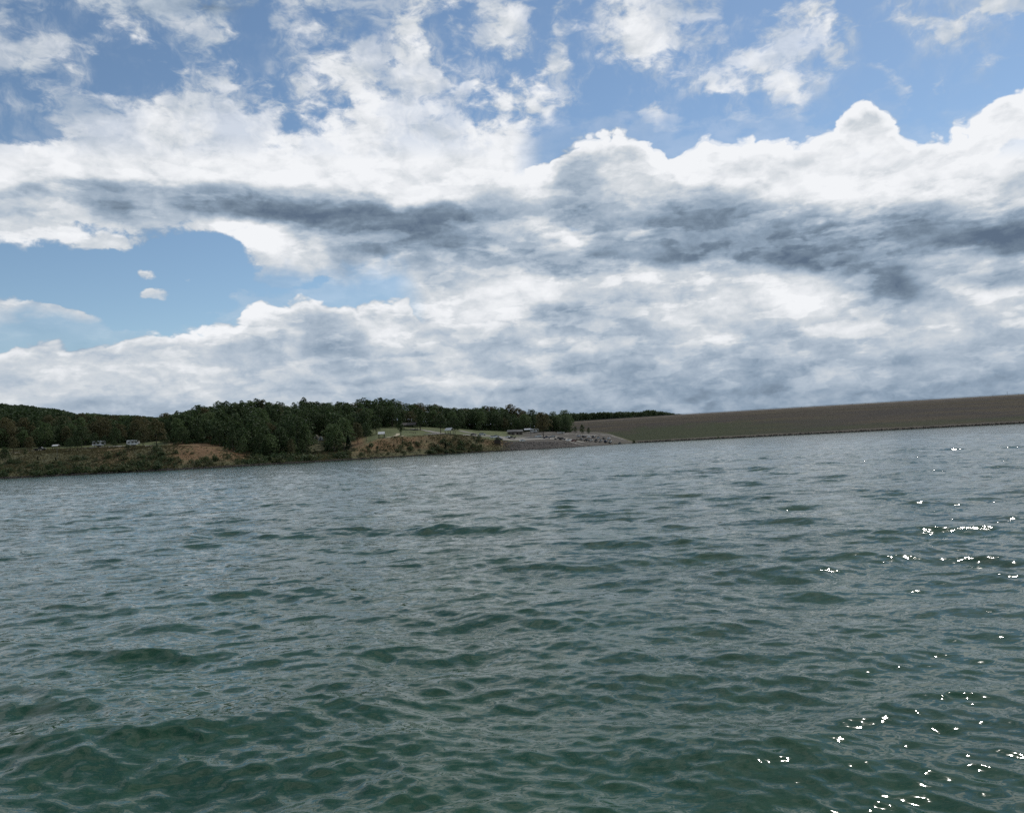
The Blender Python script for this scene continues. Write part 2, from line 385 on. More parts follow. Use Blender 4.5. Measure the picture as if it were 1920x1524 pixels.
for i, k in enumerate(TK):
    row = TT[k]; TD[i, 0] = row[0]; TZ[i, 0] = 0.0
    for j, e in enumerate(row[1:], 1):
        if e[0] == 'z': TD[i, j], TZ[i, j] = e[1], e[2]
        else: TD[i, j] = e[0]; TZ[i, j] = at(k, e[1], e[0])[2]
def px_of(X, Y):                                  # horizontal direction as photograph px at the horizon
    return 960 + F * (X / Y)
def hnoise(X, Y, s, seed=0):
    r = np.random.default_rng(seed); z = 0
    for i in range(7):
        a = r.uniform(0, 6.28); k = s * r.uniform(.6, 1.9)
        z = z + np.sin(k * (X * math.cos(a) + Y * math.sin(a)) + r.uniform(0, 6.28))
    return z / 7
def ground(X, Y):
    X = np.atleast_1d(np.asarray(X, float)); Y = np.atleast_1d(np.asarray(Y, float))
    p = np.clip(px_of(X, Y) + 4 * hnoise(X, Y, .05, 3), 0, 1400)
    D = np.stack([np.interp(p, TK, TD[:, j]) for j in range(6)]); Z = np.stack([np.interp(p, TK, TZ[:, j]) for j in range(6)])
    Yn = Y + 2.2 * hnoise(X, Y, .07, 5)
    z = np.where(Yn < D[0], (Yn - D[0]) * .2, 0.0)
    for j in range(5):
        t = np.clip((Yn - D[j]) / np.maximum(D[j + 1] - D[j], 1), 0, 1)
        m = (Yn >= D[j]) & (Yn < D[j + 1] if j < 4 else Yn >= D[j])
        z = np.where(m, Z[j] + (Z[j + 1] - Z[j]) * t, z)
    t = np.clip((Yn - D[5]) / 500, 0, 1); z = np.where(Yn > D[5], Z[5] + (6 - Z[5]) * t, z)
    lump = 0.35 * hnoise(X, Y, .35, 8) + .6 * hnoise(X, Y, .12, 9)
    z = z + lump * np.clip((Yn - D[0]) / 12, 0, 1) * np.where(z > .1, 1, 0)
    return np.maximum(z, -3.5)
def gz(X, Y): return float(ground(X, Y)[0])
def drop(px, py, lo=330, hi=900):                 # first ground point seen through a photograph pixel
    d = ray(px, py); Y = np.arange(lo, hi, .5); z = H + d[2] * Y
    g = ground(d[0] * Y, Y); k = np.nonzero(g >= z)[0]
    k = k[0] if len(k) else int(np.argmin(np.abs(g - z)))
    return Vector((d[0] * Y[k], Y[k], gz(d[0] * Y[k], Y[k])))
def spot(px, Y):
    X = (px - 960) / F * Y; return Vector((X, Y, gz(X, Y)))
PXC = lambda px, Y: (px - 960) / F * Y

# ground material: dry red-brown grass, weeds, lawn and gravel by zone attribute
def ground_material():
    m, t, p = new_mat('hillside_ground')
    ge = t.n.new('ShaderNodeNewGeometry').outputs['Position']
    za = t.n.new('ShaderNodeAttribute'); za.attribute_name = 'zone'
    zs = t.sep(za.outputs['Vector'])
    n = t.noise(ge, .06, 8, .62)[0]; n2 = t.noise(ge, .7, 5, .65)[0]; n3 = t.noise(ge, .18, 6, .6)[0]
    weed = t.mix(t.rng(n2, .35, .65), (.030, .034, .015), (.090, .084, .038))
    red = t.mix(t.rng(n2, .35, .65), (.088, .050, .024), (.165, .100, .048))
    lawn = t.mix(t.rng(n3, .3, .7), (.050, .066, .024), (.105, .118, .050))
    grav = t.mix(t.rng(n2, .3, .7), (.042, .038, .033), (.095, .086, .074))
    rf = t.math('MULTIPLY', zs[0], t.rng(n, .25, .45)); 
    c = t.mix(rf, weed, red); 
    c = t.mix(t.math('MULTIPLY', t.rng(n3, .5, .62), .55), c, (.11, .10, .045, 1))
    c = t.mix(zs[1], c, lawn); c = t.mix(zs[2], c, grav)
    zz = t.sep(ge)[2]
    c = t.mix(t.rng(t.math('ADD', zz, t.math('MULTIPLY', n2, .6)), .5, 1.1, 1, 0), c, (.022, .021, .019, 1))
    t.l.new(c, p.inputs['Base Color']); p.inputs['Roughness'].default_value = .95
    p.inputs['Specular IOR Level'].default_value = .2
    bp = t.n.new('ShaderNodeBump'); bp.inputs['Strength'].default_value = .8; bp.inputs['Distance'].default_value = .5
    t.l.new(n2, bp.inputs['Height']); t.l.new(bp.outputs[0], p.inputs['Normal'])
    return m
def build_terrain():
    pxs = np.arange(-700, 1420, 5.0)
    Ds = np.concatenate([np.arange(322, 580, 2.2), np.arange(580, 760, 6), np.arange(760, 1500, 20)])
    P, Y = np.meshgrid(pxs, Ds); X = (P - 960) / F * Y
    Z = ground(X.ravel(), Y.ravel())
    n, mm = P.shape
    i = np.arange(n * mm).reshape(n, mm)
    f = np.stack([i[:-1, :-1], i[:-1, 1:], i[1:, 1:], i[1:, :-1]], -1).reshape(-1, 4)
    me = np_mesh('hillside', np.stack([X.ravel(), Y.ravel(), Z], -1), f, ground_material(), True)
    # zones
    p = P.ravel(); y = Y.ravel(); tt = lambda j: np.interp(p, TK, TD[:, j])
    D0, D1, D2, D3 = tt(0), tt(1), tt(2), tt(3)
    s = lambda v, a, b: np.clip((v - a) / (b - a), 0, 1)
    red = (s(p, 300, 330) * (1 - s(p, 455, 475)) + s(p, 640, 665) * (1 - s(p, 770, 900)) + .95 * s(p, 893, 912) * (1 - s(p, 955, 985)) + .55 * s(p, 165, 185) * (1 - s(p, 235, 250))) * s(y, D0 + 6, D0 + 14)
    lawn = s(p, 672, 690) * (1 - s(p, 1000, 1040)) * s(y, D1 - 3, D1 + 3) * (1 - s(y, 640, 660))
    lawn = np.maximum(lawn, .8 * (1 - s(p, 300, 320)) * s(y, D2 - 4, D2 + 4) * (1 - s(y, 520, 560)))
    lawn = np.maximum(lawn, .25 * s(p, 440, 460) * (1 - s(p, 650, 680)) * s(y, D0 + 4, D0 + 10) * (1 - s(y, D1 + 10, D1 + 16)))
    grav = s(p + 14 * hnoise(X.ravel(), y, .25, 31), 948, 985) * s(y, D0 - 2, D0 + 1) * (1 - s(y, 690, 720)) * (1 - s(p, 1195, 1210))
    zone = np.stack([red, lawn, grav], -1).astype(np.float32)
    a = me.attributes.new('zone', 'FLOAT_VECTOR', 'POINT'); a.data.foreach_set('vector', zone.ravel())
    tag(link('hillside', me), kind='structure')
build_terrain()

# outer ground reaching the horizon, under the lake and round the valley
def build_outer():
    rr = np.array([0, 300, 900, 1150, 1300, 1700, 2400, 3600, 6000, 9500.]); zz = np.array([-6, -6, -6, -5, 8, 24, 12, 26, 10, 0.])
    A = np.linspace(0, 2 * math.pi, 121)[:-1]
    v = []
    for r, z in zip(rr, zz):
        for a in A:
            front = math.cos(a) > .55
            h = z + (6 * math.sin(a * 7 + r) + 4 * math.sin(a * 17 + 2 * r) if r >= 1300 else 0)
            if front: h = min(h, 3) if r > 1200 else h
            v.append((r * math.sin(a), r * math.cos(a), h))
    n = len(A); f = []
    for i in range(len(rr) - 1):
        for k in range(n):
            f.append((i * n + k, (i + 1) * n + k, (i + 1) * n + (k + 1) % n, i * n + (k + 1) % n))
    m, t, p = new_mat('far_ground'); ge = t.n.new('ShaderNodeNewGeometry').outputs['Position']
    c = t.mix(t.rng(t.noise(ge, .02, 6, .6)[0], .35, .65), (.016, .026, .011), (.034, .044, .02))
    t.l.new(c, p.inputs['Base Color']); p.inputs['Roughness'].default_value = 1
    tag(link('ground', np_mesh('ground', v, f, m, True)), kind='structure')
build_outer()

# ------------------------------------------------------------------ dam
def dam_material():
    m, t, p = new_mat('dam_riprap')
    ge = t.n.new('ShaderNodeNewGeometry').outputs['Position']; uv = t.n.new('ShaderNodeAttribute'); uv.attribute_name = 'face'
    s = t.sep(uv.outputs['Vector'])           # x along (px/1000), y height 0..1
    st = t.vec('MULTIPLY', uv.outputs['Vector'], (5.0, 11.0, 0))
    n1 = t.noise(st, 1.0, 8, .62)[0]; n2 = t.noise(ge, .9, 4, .7)[0]; n3 = t.noise(t.vec('MULTIPLY', ge, (1, 1, 4.)), .03, 6, .6)[0]
    rock = t.mix(t.rng(n2, .3, .7), (.030, .026, .023), (.060, .051, .044))
    dry = t.mix(t.rng(n2, .3, .7), (.048, .039, .024), (.092, .073, .044))
    grn = t.mix(t.rng(n2, .3, .7), (.024, .034, .014), (.052, .064, .026))
    c = t.mix(t.math('MULTIPLY', t.rng(n1, .44, .60), .9), rock, dry)
    n4 = t.noise(t.vec('MULTIPLY', uv.outputs['Vector'], (9.0, 34.0, 0)), 1.0, 6, .6)[0]
    c = t.mix(t.math('MULTIPLY', t.rng(n4, .56, .66), .6), c, (.040, .038, .034, 1))
    # scrub growing over the lower left part and a strip near the toe
    g = t.math('MULTIPLY', t.rng(s[0], 1.60, 1.36), t.rng(t.math('ADD', s[1], t.math('MULTIPLY', t.math('SUBTRACT', n3, .5), .9)), .62, .42))
    g = t.math('MAXIMUM', g, t.math('MULTIPLY', t.rng(t.math('ABSOLUTE', t.math('SUBTRACT', t.math('ADD', s[1], t.math('MULTIPLY', t.math('SUBTRACT', n3, .5), .15)), .17)), .03, .11, 1, 0), .7))
    c = t.mix(t.math('MULTIPLY', g, .9), c, grn)
    berm = t.rng(t.math('ABSOLUTE', t.math('SUBTRACT', t.math('ADD', s[1], t.math('MULTIPLY', t.math('SUBTRACT', n3, .5), .05)), .80)), .01, .05, 1, 0)
    c = t.mix(t.math('MULTIPLY', berm, .5), c, (.12, .10, .07, 1))
    topl = t.rng(t.math('ADD', s[1], t.math('MULTIPLY', t.math('SUBTRACT', n3, .5), .05)), .90, .96)
    c = t.mix(t.math('MULTIPLY', topl, .45), c, (.15, .125, .095, 1))
    toe = t.rng(t.math('ADD', s[1], t.math('MULTIPLY', t.math('SUBTRACT', n3, .5), .1)), .065, .095, 1, 0)
    c = t.mix(t.math('MULTIPLY', toe, .85), c, (.115, .10, .08, 1))
    wet = t.rng(t.math('ADD', t.sep(ge)[2], n2), 1.0, 1.4, 1, 0)
    c = t.mix(wet, c, (.02, .02, .02, 1))
    t.l.new(c, p.inputs['Base Color']); p.inputs['Roughness'].default_value = .95
    p.inputs['Specular IOR Level'].default_value = .2
    bp = t.n.new('ShaderNodeBump'); bp.inputs['Strength'].default_value = 1; bp.inputs['Distance'].default_value = .6
    t.l.new(t.noise(ge, 1.3, 3, .6)[0], bp.inputs['Height']); t.l.new(bp.outputs[0], p.inputs['Normal'])
    return m
def dam_face_point(px, h):                       # h 0 toe at waterline .. 1 crest
    cp = [1020, 1060, 1290, 1520, 1920, 2700]; cY = [842, 830, 770, 735, 690, 622]
    Yc = float(np.interp(px, cp, cY)); Xc = (px - 960) / F * Yc
    nx, ny = -.335, -.942                        # towards the lake
    run = 65.0
    return np.array([Xc + nx * run * (1 - h), Yc + ny * run * (1 - h), 25.0 * h])
def build_dam():
    pxs = np.concatenate([np.arange(1010, 1960, 4), np.arange(1960, 2700, 20)]); hs = np.array([-.12, -.06, 0, .03, .06, .1, .15, .2, .26, .32, .4, .48, .56, .64, .72, .775, .79, .81, .825, .88, .94, 1.0])
    v = []; uv = []
    for h in hs:
        for q in pxs:
            b = dam_face_point(q, h); j = .35 * math.sin(q * .21 + h * 40) + .25 * math.sin(q * .47 + h * 91)
            z = b[2] + (j * .5 if 0 < h < .98 else 0) + (.55 if .8 < h < .9 else 0)
            v.append((b[0], b[1] + j, z)); uv.append((q / 1000, h, 0))
    for k, (dy, z) in enumerate(((7.5, 25.05), (30, 15), (75, -1))):
        for q in pxs:
            b = dam_face_point(q, 1); v.append((b[0] + .335 * dy, b[1] + .942 * dy, z)); uv.append((q / 1000, 1, 0))
    n = len(pxs); m = len(hs) + 3
    i = np.arange(n * m).reshape(m, n)
    f = np.stack([i[:-1, :-1], i[:-1, 1:], i[1:, 1:], i[1:, :-1]], -1).reshape(-1, 4)
    me = np_mesh('dam', v, f, dam_material(), False)
    a = me.attributes.new('face', 'FLOAT_VECTOR', 'POINT'); a.data.foreach_set('vector', np.array(uv, dtype=np.float32).ravel())
    o = empty('dam', dam_face_point(1500, 0)); tag(o, 'long low rock-faced embankment dam closing the lake behind the boat ramp', 'dam')
    q = link('embankment', me, o); q.matrix_parent_inverse = Matrix.Translation(-o.location)
    # crest road kerb line and guard rail
    rail = MB(); pts = [tuple(dam_face_point(p_, 1) + np.array([.4, 1.0, .55])) for p_ in range(1070, 2690, 12)]
    rail.tube(pts, .16, 4)
    for a_ in pts[::2]: rail.box(a_[0] - .09, a_[0] + .09, a_[1] - .09, a_[1] + .09, a_[2] - .7, a_[2])
    q = rail.build('guard_rail', M_steel, o); q.matrix_parent_inverse = Matrix.Translation(-o.location)
M_steel = simple('galvanised_steel', (.12, .125, .13), .5, .3)
build_dam()

# ------------------------------------------------------------------ water
def water_material():
    m, t, p = new_mat('lake_water')
    ge = t.n.new('ShaderNodeNewGeometry'); pos = ge.outputs['Position']; nrm = ge.outputs['Normal']
    at_ = t.n.new('ShaderNodeAttribute'); at_.attribute_name = 'loss'; loss = at_.outputs['Fac']
    big = t.noise(pos, .25, 4, .5)[0]; mid = t.noise(pos, 1.6, 3, .5)[0]
    c = t.mix(t.rng(big, .35, .65), WATER_A, WATER_B)
    c = t.mix(t.math('MULTIPLY', t.rng(mid, .45, .7), .5), c, WATER_C)
    t.l.new(c, p.inputs['Base Color'])
    p.inputs['IOR'].default_value = 1.333; p.inputs['Specular IOR Level'].default_value = .5
    p.inputs['Roughness'].default_value = .042
    q = t.vec('MULTIPLY', pos, (1, 1, 0))
    qs = t.vec('MULTIPLY', pos, (.5, 1.5, 0))
    a = t.vec('SUBTRACT', t.noise(qs, 10.0, 4, .6, .3)[1], (.5, .5, .5))
    b = t.vec('SUBTRACT', t.noise(qs, 2.4, 3, .6, .2)[1], (.5, .5, .5))
    off = t.vec('ADD', t.vec('SCALE', a, scale=RIP_A), t.vec('SCALE', b, scale=t.math('MULTIPLY', loss, RIP_B)))
    off = t.vec('MULTIPLY', off, (.7, 1.12, 0))
    off = t.vec('SCALE', off, scale=t.math('MULTIPLY_ADD', t.vec('LENGTH', off), 1.6, .8))
    # unresolved wavelets: a facet turned away from the eye is hidden by its neighbour that faces it
    V = t.vec('NORMALIZE', t.vec('MULTIPLY', ge.outputs['Incoming'], (1, 1, 0)))
    along = t.vec('DOT_PRODUCT', off, V)
    away = t.math('MULTIPLY', t.math('MINIMUM', t.math('ADD', along, t.vec('DOT_PRODUCT', nrm, ge.outputs['Incoming'])), 0.0), -2.0)
    off = t.vec('ADD', off, t.vec('SCALE', V, scale=away))
    nn = t.vec('NORMALIZE', t.vec('ADD', nrm, off))
    t.l.new(nn, p.inputs['Normal'])
    return m
WATER_A, WATER_B, WATER_C = (.008, .038, .018), (.014, .052, .028), (.020, .060, .027)
RIP_A, RIP_B = .44, 4.1
def waves(X, Y, spacing):
    """sum of directional trochoidal waves; spacing = local grid size (short waves fade out)"""
    r = np.random.default_rng(5); N = 190
    lam = 7.0 * (0.075 / 7.0) ** (np.arange(N) / (N - 1.0)) * r.uniform(.93, 1.07, N)
    lam = np.sort(lam)[::-1]
    main = R(-100)                                # travelling towards the boat, a little leftwards
    sprd = np.interp(np.log(lam), [np.log(.07), np.log(.5), np.log(3)], [.85, .65, .48])
    th = main + r.normal(0, 1, N) * sprd
    k = 2 * math.pi / lam
    # slope amplitude per component: shaped spectrum
    sl = np.interp(np.log(lam), np.log([.075, .15, .35, .8, 1.6, 2.6, 4.0, 7.0]), [.022, .028, .024, .018, .019, .018, .010, .003]) * WAVE
    amp = sl / k; ph = r.uniform(0, 6.283, N)
    dx = np.zeros_like(X); dy = np.zeros_like(X); dz = np.zeros_like(X); lost = np.zeros_like(X)
    gust = 1.0 + .75 * hnoise(X, Y, .9, 41) + .55 * hnoise(X, Y, .25, 42); gust = np.clip(gust, .4, 1.55)
    for i in range(N):
        cx, cy = math.cos(th[i]), math.sin(th[i])
        att = np.clip((lam[i] / spacing - 2.5) / 2.5, 0, 1)
        lost += (1 - att ** 2) * sl[i] ** 2 * .5
        msk = att > 0
        if not msk.any(): continue
        pz = k[i] * (X[msk] * cx + Y[msk] * cy) + ph[i]
        a = att[msk] * amp[i] * (gust[msk] if lam[i] > .5 else 1.0)
        dz[msk] += a * np.cos(pz); s = a * np.sin(pz) * .8
        dx[msk] -= s * cx; dy[msk] -= s * cy
    return dx, dy, dz, np.sqrt(lost)
WAVE = 1.0
def build_water():
    mat = water_material()
    lr = []; r_ = 2.2
    while r_ < 770: lr.append(r_); r_ *= 1.0042 if r_ < 120 else 1.006
    rr = np.array(lr); A = np.arange(-42.0, 42.01, .145) * math.pi / 180
    Rg, Ag = np.meshgrid(rr, A, indexing='ij'); X = (Rg * np.sin(Ag)).ravel(); Y = (Rg * np.cos(Ag)).ravel()
    sp = np.maximum(Rg.ravel() * .0042, .0)
    sp = np.maximum(sp, .012)
    dx, dy, dz, lost = waves(X, Y, sp)
    fade = np.clip((X * 0 + (Rg.ravel() - 2.2) / 1.0), 0, 1) * np.clip((42 * math.pi / 180 - np.abs(Ag.ravel())) / .03, 0, 1)
    n, mm = Rg.shape; i = np.arange(n * mm).reshape(n, mm)
    f = np.stack([i[:-1, :-1], i[1:, :-1], i[1:, 1:], i[:-1, 1:]], -1).reshape(-1, 4)[:, ::-1]
    V = np.stack([X + dx * fade, Y + dy * fade, dz * fade], -1)
    me = np_mesh('lake_water', V, f, mat, True)
    at_ = me.attributes.new('loss', 'FLOAT', 'POINT'); at_.data.foreach_set('value', lost.astype(np.float32))
    print('water verts', len(V), 'rms z', dz.std(), 'loss', lost.min(), lost.max())
    # rest of the lake around the boat
    v2 = [(0, 0, 0)]; f2 = []; B = np.linspace(42, 318, 70) * math.pi / 180; rad = [2.2, 40, 300, 1150]
    base = len(v2)
    # disc under the camera uses the same rim points as the fan
    rim = list(A) + list(B[1:-1]); 
    for a in rim: v2.append((2.2 * math.sin(a), 2.2 * math.cos(a), 0))
    for k in range(len(rim)): f2.append((0, 1 + (k + 1) % len(rim), 1 + k, 0))
    tri = [(a_, b_, c_) for a_, b_, c_, _ in f2]
    s0 = len(v2)
    for r in rad:
        for a in B: v2.append((r * math.sin(a), r * math.cos(a), 0))
    nb = len(B)
    for j in range(len(rad) - 1):
        for k in range(nb - 1):
            q = (s0 + j * nb + k, s0 + j * nb + k + 1, s0 + (j + 1) * nb + k + 1, s0 + (j + 1) * nb + k)
            tri += [(q[0], q[1], q[2]), (q[0], q[2], q[3])]
    me2 = np_mesh('open_water', v2, tri, mat, True)
    a2 = me2.attributes.new('loss', 'FLOAT', 'POINT'); a2.data.foreach_set('value', np.full(len(v2), .15, dtype=np.float32))
    if me2.polygons[0].normal.z < 0: me2.flip_normals()
    if me.polygons[0].normal.z < 0: me.flip_normals()
    me2.update(); me.update()
    print('normals', me.polygons[0].normal.z, me.polygons[1000].normal.z)
    tag(link('lake_water', me), kind='structure'); tag(link('open_water', me2), kind='structure')
build_water()
# ------------------------------------------------------------------ plants
def leaf_material(name, a, b, c):
    m, t, p = new_mat(name)
    oi = t.n.new('ShaderNodeObjectInfo').outputs['Random']; ge = t.n.new('ShaderNodeNewGeometry').outputs['Position']
    n = t.noise(ge, .45, 4, .6)[0]
    c1 = t.mix(oi, a, b); c1 = t.mix(t.rng(n, .45, .7), c1, c)
    t.l.new(c1, p.inputs['Base Color']); p.inputs['Roughness'].default_value = .75
    p.inputs['Specular IOR Level'].default_value = .25
    tr = t.n.new('ShaderNodeBsdfTranslucent'); t.l.new(c1, tr.inputs['Color'])
    mx = t.n.new('ShaderNodeMixShader'); mx.inputs[0].default_value = .32
    t.l.new(p.outputs[0], mx.inputs[1]); t.l.new(tr.outputs[0], mx.inputs[2])
    out = [n_ for n_ in t.n if n_.type == 'OUTPUT_MATERIAL'][0]; t.l.new(mx.outputs[0], out.inputs[0])
    return m
M_leaf = leaf_material('dark_green_leaves', (.026, .046, .018), (.042, .070, .027), (.066, .096, .036))
M_leaf_l = leaf_material('light_green_leaves', (.058, .096, .036), (.080, .120, .046), (.105, .140, .058))
M_leaf_y = leaf_material('autumn_tinged_leaves', (.066, .070, .032), (.088, .080, .036), (.11, .098, .044))
M_cedar = leaf_material('cedar_needles', (.012, .026, .012), (.018, .032, .016), (.030, .044, .020))
M_shrub = leaf_material('shrub_leaves', (.042, .062, .026), (.070, .086, .036), (.11, .115, .052))
M_weed = leaf_material('dry_weeds', (.060, .058, .026), (.072, .064, .030), (.125, .105, .050))
M_bark = simple('bark', (.055, .045, .035), .95, scale=4)
def leaf_faces(cent, size, flat=.6):
    """random quads round centres"""
    n = len(cent); d = rng.normal(size=(n, 3)); d[:, 2] = np.abs(d[:, 2]) * 1.0 + flat; d /= np.linalg.norm(d, axis=1)[:, None]
    a = np.cross(d, rng.normal(size=(n, 3))); a /= np.linalg.norm(a, axis=1)[:, None]; b = np.cross(d, a)
    s = (np.asarray(size) * rng.uniform(.6, 1.3, n))[:, None] * .5
    q = np.stack([cent - a * s, cent - b * s * .8, cent + a * s, cent + b * s * .8], 1)
    return q.reshape(-1, 3), np.arange(n * 4).reshape(-1, 4)
def crown_points(h, wd, base, lobes, per, top=1.0, kind='oak'):
    """points on the skins of overlapping lobes; tree height h, crown width wd"""
    P = []
    for i in range(lobes):
        t = (i + .5) / lobes
        z = base + (h - base) * (.12 + .80 * t)
        prof = math.sin(math.pi * min(1, (.16 + .78 * t)) ** .9) ** .7
        if kind == 'tall': prof *= .85
        a = i * 2.4 + rng.uniform(-.5, .5); rr = wd * .5 * prof * rng.uniform(.35, .75)
        c = np.array([rr * math.cos(a), rr * math.sin(a), z + rng.uniform(-.04, .04) * h])
        rad = wd * rng.uniform(.17, .27) * (1 - .3 * t)
        d = rng.normal(size=(per, 3)); d /= np.linalg.norm(d, axis=1)[:, None]
        d[:, 2] = np.where(d[:, 2] < -.35, -d[:, 2], d[:, 2])
        P.append(c + d * rad * rng.uniform(.72, 1.12, (per, 1)) * np.array([1, 1, .8]))
    return np.concatenate(P)
def trunk_mb(h, wd, base):
    m = MB(); r = .018 * h + .06; bx, by = rng.uniform(-.3, .3, 2)
    m.tube([(0, 0, -.8), (0, 0, 0), (bx * .5, by * .5, base), (bx, by, h * .72)], [r * 1.4, r, r * .75, r * .25], 6)
    for i in range(6):
        a = i * 1.9 + rng.uniform(-.3, .3); z = base * .8 + (h - base) * .10 * i
        L = wd * .34
        m.tube([(bx * .4, by * .4, z), (L * .5 * math.cos(a), L * .5 * math.sin(a), z + L * .35), (L * math.cos(a), L * math.sin(a), z + L * .85)], [r * .4, r * .28, r * .1], 4)
    return m
PROTO = {}
def make_proto(key, h, wd, base, lobes, per, leaf, mat, kind='oak'):
    pts = crown_points(h, wd, base, lobes, per, kind=kind)
    v, f = leaf_faces(pts, leaf)
    PROTO[key] = (np_mesh('crown', v, f, mat), trunk_mb(h, wd, base).mesh('trunk', M_bark), h, v)
TINT = {'dark green': M_leaf, 'light green': M_leaf_l, 'olive yellow': M_leaf_y}
for i in range(6): make_proto(('oak', i), 15, rng.uniform(11.5, 14.5), rng.uniform(1.4, 2.6), 22, 80, .75, M_leaf if i % 3 else M_leaf_y)
for i in range(4): make_proto(('tall', i), 17, rng.uniform(8.5, 11), rng.uniform(1.6, 3.0), 22, 72, .72, M_leaf, 'tall')
for k in list(PROTO):
    me, tr_, h_, v_ = PROTO[k]
    for tn, mt in TINT.items():
        m2 = me.copy(); m2.materials.clear(); m2.materials.append(mt); PROTO[k + (tn,)] = (m2, tr_, h_, v_)
def cedar_proto(key, h, wd):
    t = rng.uniform(0, 1, 520) ** .7; a = rng.uniform(0, 6.28, 520); r = wd * .5 * (1 - t) ** .75 * rng.uniform(.5, 1.1, 520) + .05
    pts = np.stack([r * np.cos(a), r * np.sin(a), .15 + t * h], -1)
    v, f = leaf_faces(pts, .42 * h / 5 + .1)
    PROTO[key] = (np_mesh('crown', v, f, M_cedar), MB().tube([(0, 0, -.4), (0, 0, h * .6)], [.12, .04], 5).mesh('trunk', M_bark), h, v)
for i in range(3): cedar_proto(('cedar', i), 6.0, rng.uniform(2.6, 3.4))
for i in range(6):
    k = 130; hh = rng.uniform(1.2, 2.0); d = rng.normal(size=(k, 3)); d /= np.linalg.norm(d, axis=1)[:, None]; d[:, 2] = np.abs(d[:, 2])
    off = np.array([[rng.uniform(-.8, .8), rng.uniform(-.6, .6), 0] for _ in range(3)])[rng.integers(0, 3, k)]
    v, f = leaf_faces(d * rng.uniform(.5, 1.05, (k, 1)) * np.array([1.0, 1.0, hh]) + off, .42)
    PROTO[('shrub', i)] = (np_mesh('foliage', v, f, M_shrub if i % 2 else M_leaf), None, hh, v)

TREES = []
def tree(name, key, px, Y, height, label, group=None, sx=1.0, cat='tree', sink=0.0):
    cr, tk, h0, _ = PROTO[key]; g = spot(px, Y); s = height / h0
    o = empty(name, (g.x, g.y, g.z - sink), rng.uniform(0, 6.28)); o.scale = (s * sx, s * sx, s)
    tag(o, label, cat, group)
    link('crown', cr, o)
    if tk: link('trunk', tk, o)
    TREES.append((g.x, g.y)); return o
def top_h(px, Y, ytop):                          # tree height reaching photograph row ytop
    return at(px, ytop, Y)[2] - spot(px, Y).z
OAK = [('oak', i) for i in range(6)]; TALL = [('tall', i) for i in range(4)]
pick = lambda L: L[int(rng.integers(len(L)))]

# individual trees of the park, left to right: px, Y, top row, key, spread, label
PARK = [
 (291, 384, 788, ('oak', 0), 1.0, 'broad olive-green tree standing alone before the camper at the road edge'),
 (266, 392, 800, ('oak', 3), .85, 'smaller yellowish tree leaning against the broad tree right of the white camper'),
 (214, 428, 803, ('oak', 1), .9, 'rounded olive tree between the two white campers'),
 (150, 424, 800, ('oak', 4), 1.0, 'rounded tree left of the half hidden travel trailer'),
 (22, 400, 818, ('oak', 3), .8, 'yellow-green tree at the left end of the campground path'),
 (703, 508, 778, ('oak', 2), .95, 'dense dark shade tree just behind the small white roofed shelter'),
 (749, 484, 781, ('tall', 1), .8, 'slender light green tree alone on the lip of the lawn'),
 (786, 545, 765, ('tall', 3), 1.15, 'tall tree with two trunks beside the curve of the park road'),
 (824, 520, 776, ('oak', 4), 1.0, 'spreading tree on twin trunks left of the white sloping roof'),
 (851, 516, 780, ('oak', 5), .85, 'leafy park tree with a dark trunk right of the white sloping roof'),
 (668, 462, 791, ('oak', 3), .8, 'dull brownish tree at the upper left corner of the red slope'),
 (684, 470, 793, ('oak', 1), .7, 'bushy tree touching the shelter lawn on its left'),
 (896, 600, 790, ('oak', 2), .7, 'pale green tree behind the park road above the weedy bank'),
 (1016, 575, 772, ('oak', 3), .92, 'large dark tree standing out beside the boat ramp parking lot'),
 (1076, 640, 800, ('oak', 1), .6, 'low rounded tree nearest the dam end, left of three'),
 (1089, 642, 796, ('oak', 2), .65, 'dark rounded tree in the middle of three before the dam'),
 (1101, 650, 802, ('oak', 4), .6, 'little dark tree rightmost of three before the dam'),
]
for (px, Y, yt, key, sx, lab) in PARK: tree('park_tree', key, px, Y, top_h(px, Y, yt), lab, sx=sx)
for px, Y, yt, key, sx, lab in (
 (6, 372, 838, ('oak', 2), .9, 'dark bushy tree at the far left end of the shore'), (44, 382, 842, ('oak', 5), .8, 'low dark tree beside the pointed cedar on the left bank'), (128, 394, 822, ('oak', 1), .9, 'rounded dark tree right of the white canopy on the bank'),
 (143, 398, 818, ('oak', 2), .95, 'taller dark tree between the white canopy and the half hidden trailer'), (212, 398, 826, ('oak', 4), .9, 'small dark tree at the road edge between the two campers'), (236, 372, 852, ('oak', 5), .9, 'low tree on the slope under the white camper'),
 (306, 388, 812, ('oak', 5), .8, 'small tree at the right foot of the broad olive-green tree'), (174, 410, 812, ('oak', 4), .75, 'tree overlapping the left end of the half hidden trailer'), (193, 411, 816, ('oak', 2), .6, 'slim tree just right of the half hidden trailer'), (258, 404, 808, ('oak', 1), .65, 'slim tree touching the right end of the white camper'),
 (52, 404, 818, ('oak', 3), .9, 'olive tree shading the campground path behind the black pickup')):
    tree('bank_tree', key + ('olive yellow' if key[1] == 3 else 'dark green',), px, Y, max(3, top_h(px, Y, yt)), lab, sx=sx)
